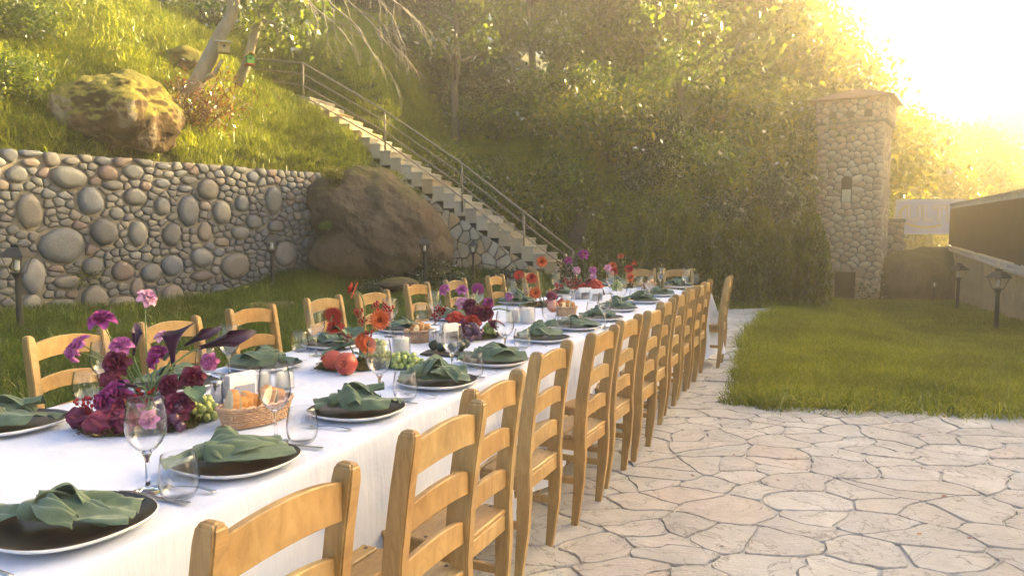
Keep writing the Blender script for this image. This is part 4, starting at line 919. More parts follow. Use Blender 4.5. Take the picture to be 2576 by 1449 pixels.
cl_ = []
for (x, y, s) in [(500, 0, .25), (520, 20, .15), (540, -30, .4), (620, -30, .5)]: p = DP(x, y, 16.6); cl_.append((p.x, p.y, p.z, s * 1.2, s, s * .7))
link('crown', crown_mesh('crown', cl_, 260, .14, 6, .6, .2, .6, 5), M['leafA'], t1)
m = MB(); r_ = random.Random(4)
def twig(p, d, L_, r0, dep):
    q = [p]; v = d.copy()
    for k in range(4): v = (v + Vector((r_.uniform(-.3, .3), r_.uniform(-.2, .2), r_.uniform(-.32, .18)))).normalized(); q.append(q[-1] + v * L_ / 4)
    m.tube(q, [r0, r0 * .8, r0 * .6, r0 * .45, r0 * .25], 4, False)
    if dep:
        for k in (1, 2, 3, 4): twig(q[k], (v + Vector((r_.uniform(-.8, .8), r_.uniform(-.4, .4), r_.uniform(-.8, .3)))).normalized(), L_ * r_.uniform(.4, .6), r0 * .55, dep - 1)
for (x, y, a, b, L_) in [(760, -60, 1, -.5, 2.0), (800, -50, 1, -.75, 2.1), (860, -60, 1, -.45, 2.0), (900, -40, 1, -.5, 1.3), (740, -40, .7, -.9, 1.3)]: twig(DP(x, y, 16.4), Vector((a, .1, b)).normalized(), L_, .034, 2)
dead = thing('bare_branch', 'bare grey branches hanging in from the top edge', 'branch', (0, 0, 0)); m.build('twigs', M['barkl'], dead)
m = MB(); V = []; r_ = random.Random(8); dsr = thing('dry_shrub', 'withered reddish shrub below the leaning pale trees', 'shrub', (0, 0, 0)); rdn = np.random.RandomState(3); tips = []
for (x, y) in [(440, 180), (455, 230), (480, 200), (520, 240), (560, 190), (600, 210), (640, 240), (500, 300), (540, 270), (430, 250), (580, 260), (470, 270)]:
    b = DP(500 + r_.uniform(-25, 25), 345, 15.6); e = DP(x, y, 15.6 + r_.uniform(-.3, .3)); mid = (b + e) / 2 + Vector((r_.uniform(-.1, .1), 0, .1)); m.tube([b, mid, e], [.018, .012, .005], 4, False)
    for t in (.4, .5, .6, .7, .8, .9, 1.0):
        p = b.lerp(e, t) + Vector((0, 0, .1 * (1 - t))); tips.append((p.x, p.y, p.z, .12, .12, .12))
m.build('stems', M['bark'], dsr); link('foliage', crown_mesh('foliage', tips, 1100, .11, 7, .3, -.2, .6, 4), M['dry'], dsr)
# birdhouses
def birdhouse(name, label, loc, rz, cb, cr, s, extra=None):
    t = thing(name, label, 'birdhouse', loc, rz, 'birdhouses on the leaning trees', s)
    m = MB(); m.add([(-.1, -.1, -.12), (.1, -.1, -.12), (.1, .1, -.12), (-.1, .1, -.12), (-.1, -.1, .06), (.1, -.1, .06), (.1, .1, .10), (-.1, .1, .10)] if extra is None else [(-.08, -.1, -.12), (.08, -.1, -.12), (.08, .1, -.12), (-.08, .1, -.12), (-.08, -.1, .06), (.08, -.1, .06), (.08, .1, .06), (-.08, .1, .06)], [(0, 1, 5, 4), (1, 2, 6, 5), (2, 3, 7, 6), (3, 0, 4, 7), (4, 5, 6, 7), (0, 3, 2, 1)]); m.build('body', simple('birdhouse_paint', cb, tuple(q * .8 for q in cb), 8, .8), t)
    m = MB()
    if extra is None: m.box((0, -.02, .10), (.28, .30, .02), Matrix.Rotation(R(12), 3, 'X'))
    else:
        for sx in (-1, 1): m.box((sx * .06, 0, .10), (.17, .26, .015), Matrix.Rotation(sx * R(38), 3, 'Y'))
    m.build('roof', simple('birdhouse_roof', cr, tuple(q * .85 for q in cr), 5, .6), t)
    m = MB(); m.tube([(0, -.1005, -.01), (0, -.104, -.01)], .028, 12); m.build('entrance_hole', dark, t)
    if extra: m = MB(); m.box((.0, 0, -.14), (.2, .26, .02)); m.build('perch_floor', simple('birdhouse_red', (.4, .05, .03), (.35, .05, .03), 4, .7), t)
    return t
birdhouse('birdhouse', 'grey roofed wooden birdhouse on the crooked pale trunk', DP(563, 118, 16.35), R(25), (.45, .36, .18), (.45, .52, .62), 1.15)
birdhouse('birdhouse', 'small yellow and green birdhouse on the slimmer trunk', DP(628, 148, 16.9), R(35), (.10, .40, .08), (.62, .48, .08), .95, 1)
# ================================================================ table and cloth
TA = R(23.2)                                # bearing of the near part of the table
uT = Vector((math.sin(TA), math.cos(TA))); nT = Vector((math.cos(TA), -math.sin(TA)))
RE = [(-1.25, .33), (-.84, 1.30), (-.50, 2.12), (-.22, 2.83), (.02, 3.42), (.38, 4.28), (.69, 4.97), (1.08, 5.78), (1.45, 6.55), (1.78, 7.13), (2.04, 7.60)]
LE = [(x - 1.24 * nT.x - (0.0), y - 1.24 * nT.y) for x, y in RE[:7]] + [(-.06, 6.28), (.36, 7.10), (.78, 7.85), (1.18, 8.50)]
def samp(P_, t):
    L = [0]
    for a, b in zip(P_[:-1], P_[1:]): L.append(L[-1] + math.hypot(b[0] - a[0], b[1] - a[1]))
    s = t * L[-1]; j = 0
    while j < len(P_) - 2 and L[j + 1] < s: j += 1
    f = (s - L[j]) / (L[j + 1] - L[j]); return Vector((P_[j][0] + f * (P_[j + 1][0] - P_[j][0]), P_[j][1] + f * (P_[j + 1][1] - P_[j][1])))
ZT = .76; NS_, NC = 170, 26
tb = thing('banquet_table', 'long banquet table hidden under the white cloth', 'table', (0, 0, 0))
m = MB(); q = []
for i in range(24): q.append(samp(RE, .012 + .976 * i / 23))
for i in range(24): q.append(samp(LE, .988 - .976 * i / 23))
cx_ = sum((p for p in q), Vector((0, 0))) / len(q)
q = [(p.x + .0, p.y) for p in q]; 
qi = []
for i in range(24):
    a, b = samp(RE, i / 23), samp(LE, i / 23); qi.append((a.lerp(b, .03), b.lerp(a, .03)))
m.prism([tuple(p[0]) for p in qi] + [tuple(p[1]) for p in reversed(qi)], .715, .752); m.build('tabletop', M['wood'], tb)
for i in (1, 7, 8, 15, 16, 22):
    for k in (0, 1):
        p = qi[i][k].lerp(qi[i][1 - k], .06); m = MB(); m.box((0, 0, .357), (.06, .06, .714)); o = m.build('leg', M['wood'], tb); o.location = (p.x, p.y, 0)
m = MB(); top = []
for i in range(NS_ + 1):
    a, b = samp(RE, i / NS_), samp(LE, i / NS_)
    for j in range(NC + 1):
        p = a.lerp(b, j / NC); edge = min(j, NC - j, i, NS_ - i)
        z = ZT + (.0045 * mn.noise(Vector((p.x * 5, p.y * 5, 0))) + .0016 * mn.noise(Vector((p.x * 16, p.y * 16, 4))) - .002 if edge > 0 else -.004)
        m.v.append((p.x, p.y, z))
W_ = NC + 1
m.f += [(i * W_ + j, i * W_ + j + 1, (i + 1) * W_ + j + 1, (i + 1) * W_ + j) for i in range(NS_) for j in range(NC)]
loop = [i * W_ for i in range(NS_ + 1)] + [NS_ * W_ + j for j in range(1, NC + 1)] + [i * W_ + NC for i in range(NS_ - 1, -1, -1)] + [j for j in range(NC - 1, 0, -1)]
# densify outline for the hanging part
out = [Vector(m.v[k]) for k in loop]; n0 = len(loop); arc = [0]
for i in range(n0): arc.append(arc[-1] + (out[(i + 1) % n0] - out[i]).length)
nrm = []
for i in range(n0):
    a = Vector((0, 0, 0))
    for k in (-2, -1, 0, 1): 
        d_ = out[(i + k + 1) % n0] - out[(i + k) % n0]; d_.z = 0; 
        if d_.length > 0: a += d_.normalized()
    nrm.append(Vector((a.y, -a.x, 0)).normalized())
cc = Vector((sum(p.x for p in out) / n0, sum(p.y for p in out) / n0, 0))
if (nrm[10].x < 0): nrm = [-x for x in nrm]
prev = loop; rsq = random.Random(2)
corner_arc = arc[NS_]
lev = [(.006, -.004), (.014, -.012), (.018, -.03), (.022, -.08), (.03, -.16), (.038, -.26), (.045, -.37), (.052, -.48), (.058, -.58), (.062, -.645)]
for li, (off, dz) in enumerate(lev):
    cur = []
    for i in range(n0):
        s = arc[i]; f = max(0, (-dz - .02) / .62); side = 1
        fold = .026 * math.sin(s * 9.0 + 2.2 * mn.noise(Vector((s * 1.3, 0, 0)))) + .013 * math.sin(s * 23 + 3 * mn.noise(Vector((s * 2, 5, 0)))) + .02 * mn.noise(Vector((s * 3.1, f * 1.5, 7)))
        if NS_ - 1 <= i <= NS_ + NC + 2: dc = min(abs(s - corner_arc), abs(s - arc[NS_ + NC])); fold += .10 * math.exp(-(dc / .16) ** 2)
        p = out[i] + nrm[i] * (off + fold * f ** .8) + Vector((0, 0, dz + .004 + (.012 * math.sin(s * 5) if li == len(lev) - 1 else 0)))
        cur.append(len(m.v)); m.v.append(tuple(p))
    for i in range(n0): k = (i + 1) % n0; m.f.append((prev[i], prev[k], cur[k], cur[i]))
    prev = cur
m.mi = [0] * len(m.f)
cloth = m.build('tablecloth', M['cloth'], None, smooth=True); tag(cloth, 'white linen cloth draped over the long banquet table', 'tablecloth')
# ================================================================ chairs
def bar(pts, w, t, ends=True):              # rectangular bar along pts (y, z), widths per point: w across x, t across y
    m = MB(); n = len(pts)
    for (y, z), ww, tt in zip(pts, w, t):
        m.v += [(-ww / 2, y - tt / 2, z), (ww / 2, y - tt / 2, z), (ww / 2, y + tt / 2, z), (-ww / 2, y + tt / 2, z)]
    for i in range(n - 1):
        for k in range(4): m.f.append((i * 4 + k, i * 4 + (k + 1) % 4, (i + 1) * 4 + (k + 1) % 4, (i + 1) * 4 + k))
    m.f += [(3, 2, 1, 0), tuple((n - 1) * 4 + k for k in range(4))]; m.mi = [0] * len(m.f); return m
PW = .17
post = bar([(.022, 0), (.012, .10), (-.0, .22), (-.004, .36), (.0, .46), (-.012, .62), (-.034, .78), (-.052, .885), (-.055, .912), (-.056, .920)], [.031, .032, .034, .036, .036, .036, .036, .036, .030, .016], [.030, .038, .048, .056, .058, .056, .053, .052, .046, .030]).mesh('post', bevel=.004, seg=2)
fleg = bar([(-.006, 0), (0, .2), (0, .408)], [.030, .035, .038], [.030, .035, .038]).mesh('leg', bevel=.003)
def rail_mesh(h, L_):
    m = MB(); n = 12
    for i in range(n + 1):
        x = -L_ / 2 + L_ * i / n; a = 1 - (2 * i / n - 1) ** 2; zt, zb = h / 2 - .012 + .024 * a, -h / 2 - .010 + .018 * a; y = -.014 * a
        m.v += [(x, y - .0095, zb), (x, y + .0095, zb), (x, y + .0095, zt), (x, y - .0095, zt)]
    for i in range(n):
        for k in range(4): m.f.append((i * 4 + k, i * 4 + (k + 1) % 4, (i + 1) * 4 + (k + 1) % 4, (i + 1) * 4 + k))
    m.f += [(3, 2, 1, 0), tuple(n * 4 + k for k in range(4))]; m.mi = [0] * len(m.f); return m.mesh('rail', bevel=.0025)
r1, r2 = rail_mesh(.082, 2 * PW - .03), rail_mesh(.066, 2 * PW - .03)
def boxm(name, d, bv=.003): m = MB(); m.box((0, 0, 0), d); return m.mesh(name, bevel=bv)
slat = boxm('slat', (.352, .094, .018), .004); sap = boxm('side_apron', (.022, .33, .055)); fap = boxm('apron', (.31, .022, .055)); sst = boxm('stretcher', (.02, .33, .03)); bst = boxm('stretcher', (.31, .02, .03))
mb = MB(); mb.lathe([(.0001, 0.0012), (.0062, .001), (.0065, 0)], 8); boltm = mb.mesh('bolt')
for me in (post, fleg, r1, r2, slat, sap, fap, sst, bst): me.materials.append(M['wood'])
boltm.materials.append(M['bolt'])
def part(name, me, par, loc=(0, 0, 0), rot=(0, 0, 0)):
    o = bpy.data.objects.new(name, me); COL.objects.link(o); o.parent = par; o.location = loc; o.rotation_euler = rot; return o
def chair():
    t = thing('ladder_back_chair', 'pine ladder-back chair', 'chair')
    for s in (-1, 1):
        part('rear_leg', post, t, (s * PW, 0, 0)); part('front_leg', fleg, t, (s * .158, .355, 0))
        part('side_apron', sap, t, (s * .158, .185, .392)); part('stretcher', sst, t, (s * .158, .18, .22))
    for z, y, me in ((.852, -.046, r1), (.70, -.024, r2), (.555, -.008, r2)): part('back_rail', me, t, (0, y, z))
    part('apron', fap, t, (0, .355, .392)); part('apron', fap, t, (0, -.005, .392)); part('stretcher', bst, t, (0, .355, .27))
    for k in range(4):
        sl_ = part('slat', slat, t, (0, .03 + k * .1015, .430))
        for sx in (-1, 1): part('bolt', boltm, sl_, (sx * .155, (-.018 if k else .01), .0092))
    return t
proto = reg(chair())
used = [False]; jr = random.Random(12)
def place(x, y, rz, label, group):
    if not used[0]: used[0] = True; proto.location = (x, y, .004); proto.rotation_euler = (0, 0, rz); proto['label'] = label; proto['group'] = group; return proto
    return dup(proto, (x, y, .004), rz + jr.uniform(-.022, .022), label, group)
# right row: the chairs face left (towards the table); bearing b of the back rail
RR = [(-.455, 1.325, 26, 'nearest pine chair, cut off by the bottom edge of the photo'), (-.215, 1.865, 25, 'second pine chair of the right row, directly beyond the cut-off nearest one'), (-.10, 2.315, 24.5, 'third pine chair of the right row, its top touching the back of the second'), (.115, 2.975, 24.5, 'fourth pine chair of the right row, beside the knotted napkin near the table edge'), (.385, 3.50, 24.5, 'fifth pine chair of the right row, standing beside the two-ended napkin'), (.585, 3.98, 24, 'sixth pine chair of the right row, near the second glass jar of candles'), (.81, 4.44, 24.5, 'seventh pine chair of the right row, in line with the third bread basket'), (.99, 4.97, 24, 'eighth pine chair of the right row, where the table starts to bend'), (1.21, 5.53, 25, 'ninth pine chair of the right row, fourth from its far end'), (1.42, 6.05, 24, 'tenth pine chair of the right row, third from its far end'), (1.60, 6.45, 24, 'eleventh pine chair of the right row, second from its far end'), (1.76, 6.86, 24, 'last pine chair of the close right row, just before the hanging cloth corner')]
for x, y, b, lb in RR: place(x, y, R(90 - b), lb, 'chairs along the right side of the table')
place(2.15, 7.50, R(90 - 22), 'pine chair standing apart at the far right corner of the table', 'chairs along the right side of the table')
LL = [(-2.0, 3.35, 27, 'pine chair at the left edge behind the first purple flowers'), (-1.755, 3.85, 25, 'second pine chair of the left row, behind the dark calla lilies'), (-1.555, 4.50, 26, 'third pine chair of the left row, in front of the lamp by the wall'), (-1.285, 5.18, 27, 'fourth pine chair of the left row, behind the red gerberas'), (-1.03, 5.66, 28, 'fifth pine chair of the left row, behind the tall drooping red gerbera'), (-.80, 6.54, 26, 'sixth pine chair of the left row, behind the smaller bread basket'), (-.50, 7.07, 25, 'seventh pine chair of the left row, in front of the clad stair wall'), (-.13, 7.71, 25, 'eighth pine chair of the left row, farthest one clear of the flowers'), (.25, 8.35, 25, 'ninth pine chair of the left row, half hidden behind the red gerberas')]
for x, y, b, lb in LL: place(x, y, R(-90 - b), lb, 'chairs along the left side of the table')
place(1.60, 9.14, R(180), 'left pine chair at the far end of the table', 'chairs at the far end of the table'); place(2.06, 9.12, R(180), 'right pine chair at the far end of the table', 'chairs at the far end of the table')
# ================================================================ glasses, plates, cutlery
def lm(name, prof, n=28, mats=None): m = MB(); m.lathe(prof, n); me = m.mesh(name, smooth=True); me.materials.append(mats); return me
bowl = lm('bowl', [(.004, .092), (.012, .096), (.024, .105), (.036, .120), (.044, .138), (.047, .154), (.0465, .172), (.0445, .192), (.042, .21), (.040, .225), (.0392, .2253), (.0388, .224), (.0408, .21), (.0433, .192), (.0453, .172), (.0458, .154), (.0428, .139), (.035, .122), (.023, .108), (.012, .101), (.001, .099)], 28, M['glass'])
stem = lm('stem', [(.001, .0), (.037, .0), (.0372, .0015), (.033, .003), (.014, .0065), (.006, .012), (.0045, .03), (.0042, .06), (.0055, .08), (.011, .0915), (.012, .096), (.001, .098)], 20, M['sglass'])
tumb = lm('cup', [(.001, .0), (.026, .0), (.033, .004), (.041, .016), (.0455, .034), (.0462, .05), (.0445, .07), (.0415, .088), (.0385, .105), (.0375, .1055), (.0370, .1045), (.0400, .088), (.043, .07), (.0447, .05), (.044, .034), (.0395, .018), (.032, .009), (.001, .008)], 28, M['glass'])
W0 = None
def wine(p, label, s=1.0):
    t = thing('wine_glass', label, 'wine glass', (p.x, p.y, .7605), 0, 'wine glasses on the table', s); part('bowl', bowl, t); part('stem', stem, t); return t
side_ = {}
def near(lst, word):
    return lst
WR = [(377, 1038, 'large wine glass nearest the camera, in front of the burgundy flowers'), (714, 955, 'wine glass standing in front of the nearest bread basket'), (987, 885, 'wine glass in front of the pomegranates and green grapes'), (1177, 842, 'wine glass in front of the fig board and steel shakers'), (1315, 810, 'wine glass beside the green grapes, before the two white candle jars'), (1432, 780, 'wine glass in front of the third bread basket, left edge'), (1576, 762, 'wine glass beside the white napkin holders, on the right row'), (1619, 730, 'broad wine glass left of the row of glasses near the far end'), (1663, 721, 'wine glass just right of the coral gerbera'), (1692, 716, 'wine glass second right of the coral gerbera'), (1721, 697, 'tallest looking wine glass between the two far end chairs'), (1787, 700, 'wine glass in front of the right far end chair')]
WL = [(269, 889, 'wine glass behind the burgundy flowers, before the first left chair'), (594, 845, 'wine glass at the tips of the dark calla lilies'), (821, 809, 'wine glass beside the red gerberas, before the fourth left chair'), (1015, 777, 'wine glass behind the orange gerbera, before the fifth left chair'), (1131, 758, 'wine glass before the sixth left chair, near the pink flowers'), (1245, 741, 'wine glass with a purple flower head behind it'), (1335, 726, 'wine glass before the eighth left chair'), (1448, 710, 'wine glass behind the farthest pink blossoms'), (1589, 706, 'wine glass under the farthest red gerbera')]
for x, y, lb in WR + WL: wine(S(x, y, .7605 + .225), lb)
def tumbler(p, label): o = bpy.data.objects.new('tumbler', tumb); COL.objects.link(o); o.location = (p.x, p.y, .7605); tag(o, label, 'tumbler', 'stemless tumblers on the table')
for x, y, lb in [(468, 1296, 'tumbler nearest the camera, beside the large wine glass'), (788, 1152, 'tumbler beside the second napkin, right of the bread basket'), (1056, 1042, 'tumbler left of the fourth napkin, before the green grapes'), (1233, 982, 'tumbler left of the fifth napkin, by the fig board'), (1360, 907, 'tumbler in front of the sixth napkin'), (1469, 862, 'tumbler in front of the seventh napkin'), (1543, 824, 'tumbler in front of the eighth napkin'), (1608, 808, 'tumbler in front of the ninth napkin'), (1652, 786, 'tumbler in front of the tenth napkin'), (1689, 772, 'tumbler in front of the eleventh napkin'), (1811, 736, 'tumbler at the far right corner of the table'),
                 (225, 1040, 'tumbler left of the burgundy flowers, before the first left chair'), (538, 968, 'tumbler with a pink rose head, before the second left chair'), (781, 915, 'tumbler before the fourth left chair'), (1097, 832, 'tumbler behind the smaller bread basket'), (1222, 800, 'tumbler behind the second flower arrangement'), (1368, 764, 'tumbler behind the group of red gerberas'), (1480, 745, 'tumbler behind the farthest burgundy flowers')]: tumbler(S(x, y), lb)
def plate_mesh():
    def f(s_, z):                            # softly squared oval
        return [(s_ * math.copysign(abs(math.cos(t)) ** .86, math.cos(t)), s_ * math.copysign(abs(math.sin(t)) ** .86, math.sin(t)), z) for t in [2 * math.pi * k / 40 for k in range(40)]]
    a = MB(); rings = [f(.085, .004), f(.12, .009), f(.152, .020), f(.157, .024)]; 
    for r_ in rings: a.v += r_
    a.f = [tuple(range(39, -1, -1))] + [(i * 40 + k, i * 40 + (k + 1) % 40, (i + 1) * 40 + (k + 1) % 40, (i + 1) * 40 + k) for i in range(3) for k in range(40)]; a.mi = [0] * len(a.f)
    b = MB(); rings = [f(.157, .024), f(.160, .022), f(.155, .016), f(.12, .003), f(.085, .0)]
    for r_ in rings: b.v += r_
    b.f = [(i * 40 + k, i * 40 + (k + 1) % 40, (i + 1) * 40 + (k + 1) % 40, (i + 1) * 40 + k) for i in range(4) for k in range(40)] + [tuple(160 + k for k in range(40))]; b.mi = [0] * len(b.f)
    A, B = a.mesh('glazed_top', smooth=True), b.mesh('white_rim', smooth=True); A.materials.append(M['plate']); B.materials.append(M['rimw']); return A, B
PA, PB_ = plate_mesh()
def napkin_mesh(seed, kind):
    r = random.Random(seed); m = MB(); L1 = r.uniform(.17, .20); ph = r.uniform(0, 6); lo = r.uniform(-.2, .2)
    def fan(u, v):                           # from the knot outwards
        s = v; wd = .022 + .085 * s ** .6 * (1 - .25 * s); x = -.075 + L1 * s * 1.15; a = (u - .5) * 2
        y = a * wd * (1 + .12 * math.sin(5 * s + ph)) + .02 * math.sin(3.0 * s + ph)
        z = .020 + .040 * (1 - a * a) * (1 - .6 * s) + .019 * s ** .5 * math.sin(a * 6.5 + 2.2 * s + ph) + .010 * math.sin(a * 13 + 5 * s + ph * 2) * s + .008 * mn.noise(Vector((u * 6, v * 6, seed)))
        z = .016 + .050 * (1 - abs(a) ** 2.4) * (1 - .55 * s) + .016 * (1 - .35 * s) * (1 - abs(math.sin(a * 4.6 + ph + .8 * s))) + .012 * s * math.sin(a * 3 + ph) ; x += .03 * s * a * math.sin(ph * 2)
        return (x, y, max(.010 + .006 * s, z))
    m.grid(fan, 34, 22)
    def tail(u, v):
        s = v; a = (u - .5) * 2; wd = .016 + .045 * s; return (-.085 - .075 * s + .01 * math.sin(a * 3 + ph), a * wd + .03 * s * math.sin(ph), .030 + .018 * (1 - a * a) - .012 * s + .007 * math.sin(a * 7 + 3 * s))
    m.grid(tail, 14, 8)
    def flap(u, v):                          # loose corner folded over the fan
        s = v; a = (u - .5) * 2; wd = .055 * (1 - .55 * s); return (-.03 + .13 * s + .0 * a, a * wd + .03 * (1 if seed % 2 else -1), .058 + .012 * math.sin(3.1 * s) - .02 * abs(a) ** 1.5 + .010 * math.sin(a * 5 + s * 4 + ph) + (.035 * s * s if kind == 2 else -.015 * s))
    m.grid(flap, 16, 12)
    for kk in range(5):                      # gathered, twisted folds lying over one another
        y1 = (-.07 + .035 * kk) * (1 + .3 * math.sin(ph + kk)); x1 = .055 + .045 * math.sin(ph * 2 + kk * 1.7); hh = .050 + .022 * math.sin(kk * 2.1 + ph); sw = .03 * math.sin(kk * 1.9 + ph * 1.3)
        def rib(u, v, y1=y1, x1=x1, hh=hh, sw=sw, kk=kk):
            a = (u - .5) * 2; w_ = .014 + .026 * math.sin(math.pi * min(1, v * .85 + .1)); tw2 = .9 * math.sin(v * 3.2 + kk + ph); cx_, cy_ = -.07 + (x1 + .07) * v, y1 * v ** .8 + sw * math.sin(math.pi * v); cz_ = .036 + hh * math.sin(math.pi * (.12 + .80 * v)) * .75
            return (cx_ + .012 * a * math.sin(kk * 3 + v * 4), cy_ + a * w_ * math.cos(tw2), cz_ + a * w_ * math.sin(tw2) - .016 * a * a + .004 * math.sin(a * 9 + v * 7))
        m.grid(rib, 12, 14)
    def knot(u, v):                          # wrapped band
        a = u * 2 * math.pi; b = v * 2 * math.pi; rr = .016 + .004 * math.sin(2 * b + seed); Rr_ = .021
        return (-.082 + rr * math.cos(b) * 1.3 + .006 * math.sin(a), (Rr_ + rr * .55 * math.sin(b)) * math.cos(a) * 1.15, .040 + (Rr_ + rr * .55 * math.sin(b)) * math.sin(a) * .9)
    m.grid(knot, 18, 10, True)
    m.v = [tuple(Vector(p) + Vector((.005 * mn.noise(Vector(p) * 30 + Vector((seed, 0, 0))), .005 * mn.noise(Vector(p) * 30 + Vector((0, seed, 5))), .006 * mn.ridged_multi_fractal(Vector((p[0] * 8, p[1] * 22, seed)), 1, 2, 3, 1, 2) - .006 + .004 * mn.noise(Vector(p) * 45)))) for p in m.v]; m.v = [(x, y, max(z, .007)) for x, y, z in m.v]
    me = m.mesh('napkin', smooth=True)
    o = bpy.data.objects.new('n', me); COL.objects.link(o); md = o.modifiers.new('s', 'SOLIDIFY'); md.thickness = .0013; md.offset = 0; sb = o.modifiers.new('b', 'SUBSURF'); sb.levels = sb.render_levels = 1
    bpy.context.view_layer.update(); me2 = bpy.data.meshes.new_from_object(o.evaluated_get(bpy.context.evaluated_depsgraph_get())); bpy.data.objects.remove(o); me2.materials.clear(); me2.materials.append(M['napkin']); me2.polygons.foreach_set('use_smooth', [True] * len(me2.polygons)); return me2
NP = [napkin_mesh(k, k % 3) for k in range(6)]
def fork_mesh():
    m = MB(); n = 10
    for i in range(n): 
        t = i / (n - 1); w_ = .0035 + .0045 * max(0, (t - .55)) * 1.6 if t > .3 else .0075 - .012 * t; y = -.09 + .12 * t; z = .002 + .006 * math.sin(math.pi * t)
        m.v += [(-w_, y, z), (w_, y, z), (w_, y, z + .0016), (-w_, y, z + .0016)]
    for i in range(n - 1):
        for k in range(4): m.f.append((i * 4 + k, i * 4 + (k + 1) % 4, (i + 1) * 4 + (k + 1) % 4, (i + 1) * 4 + k))
    m.f += [(3, 2, 1, 0), tuple((n - 1) * 4 + k for k in range(4))]; m.mi = [0] * len(m.f)
    m.add([(-.005, .028, .002), (.005, .028, .002), (.0115, .045, .0015), (.0115, .056, .003), (-.0115, .056, .003), (-.0115, .045, .0015)], [(0, 1, 2, 3, 4, 5)])
    for k in range(4): x = -.0095 + k * .0063; m.add([(x - .0014, .055, .003), (x + .0014, .055, .003), (x + .001, .095, .009), (x - .001, .095, .009)], [(0, 1, 2, 3)])
    return m.mesh('fork', smooth=True)
def knife_mesh():
    m = MB(); P_ = [(-.006, -.10), (.006, -.10), (.0045, .0), (.009, .02), (.010, .09), (.0, .12), (-.006, .10), (-.006, .0)]; m.prism(P_, .001, .0035); return m.mesh('knife')
FK, KN = fork_mesh(), knife_mesh(); FK.materials.append(M['steel']); KN.materials.append(M['steel'])
sp = random.Random(9)
def setting(sx, sy, side, i, lbl, ang=None, nap=None, cut=True):
    p = S(sx, sy, .775); b = TA if p.y < 5.8 else R(29); out_ = Vector((math.cos(b), -math.sin(b), 0)) * side; al = Vector((math.sin(b), math.cos(b), 0))
    rz = -b + (0 if ang is None else ang)
    t = thing('charger_plate', 'dark plate under the ' + lbl, 'plate', (p.x, p.y, .7605), -b + sp.uniform(-.1, .1), 'dark charger plates'); part('glazed_top', PA, t); part('white_rim', PB_, t)
    n = bpy.data.objects.new('knotted_napkin', NP[(i if nap is None else nap) % 6]); COL.objects.link(n); n.location = (p.x, p.y, .769); n.rotation_euler = (0, 0, rz); n.scale = (sp.uniform(.86, 1.08), sp.uniform(.82, 1.08) * sp.choice((-1, 1)), sp.uniform(.8, 1.15))
    tag(n, lbl, 'napkin', 'knotted sage napkins')
    if cut:
        for me, nm, sd in ((FK, 'fork', -1), (KN, 'knife', 1)):
            q = p + al * (.197 * sd * side) + out_ * .02; o = bpy.data.objects.new(nm, me); COL.objects.link(o); o.location = (q.x, q.y, .762); o.rotation_euler = (0, 0, -b + (R(90) if side > 0 else R(-90)) + sp.uniform(-.12, .12))
            tag(o, nm + ' beside the ' + lbl, nm, nm + 's beside the plates')
for k, (x, y, lb, an) in enumerate([(185, 1358, 'crumpled sage napkin on the nearest plate, at the lower left corner', R(30)), (617, 1196, 'sage napkin with an upturned tip before the nearest basket', R(42)), (930, 1066, 'long folded sage napkin on the plate beside the second right chair', R(28)), (1140, 992, 'flat folded sage napkin on the plate beside the third right chair', R(30)), (1288, 938, 'rounded sage napkin on the plate right of the fig board', R(20)), (1411, 880, 'upright bunched sage napkin with a long tail before the white jars', R(30)), (1495, 850, 'wide sage napkin before the third bread basket', R(25)), (1563, 827, 'rolled sage napkin behind the third bread basket', R(30)), (1608, 803, 'sage napkin before the white napkin holders', R(20)), (1671, 783, 'sage napkin beside the coral gerbera glasses', R(30)), (1712, 766, 'sage napkin second from the far right corner', R(20)), (1767, 745, 'farthest sage napkin at the table corner', R(0))]):
    setting(x, y, 1, k, lb, an)
for k, (x, y, lb, an) in enumerate([(25, 1102, 'tall rolled sage napkin at the left edge of the photo', R(20)), (455, 1001, 'sage napkin hidden behind the burgundy flowers', R(10)), (690, 950, 'broad sage napkin behind the nearest candle jars', R(200)), (868, 896, 'sage napkin behind the pomegranates', R(15)), (1050, 856, 'sage napkin behind the smaller bread basket', R(190)), (1180, 826, 'sage napkin behind the second flower arrangement', R(20)), (1345, 786, 'sage napkin left of the red gerberas', R(190)), (1467, 765, 'sage napkin behind the farthest burgundy flowers', R(10)), (1600, 738, 'sage napkin below the farthest gerberas', R(0))]):
    setting(x, y, -1, k + 2, lb, an)
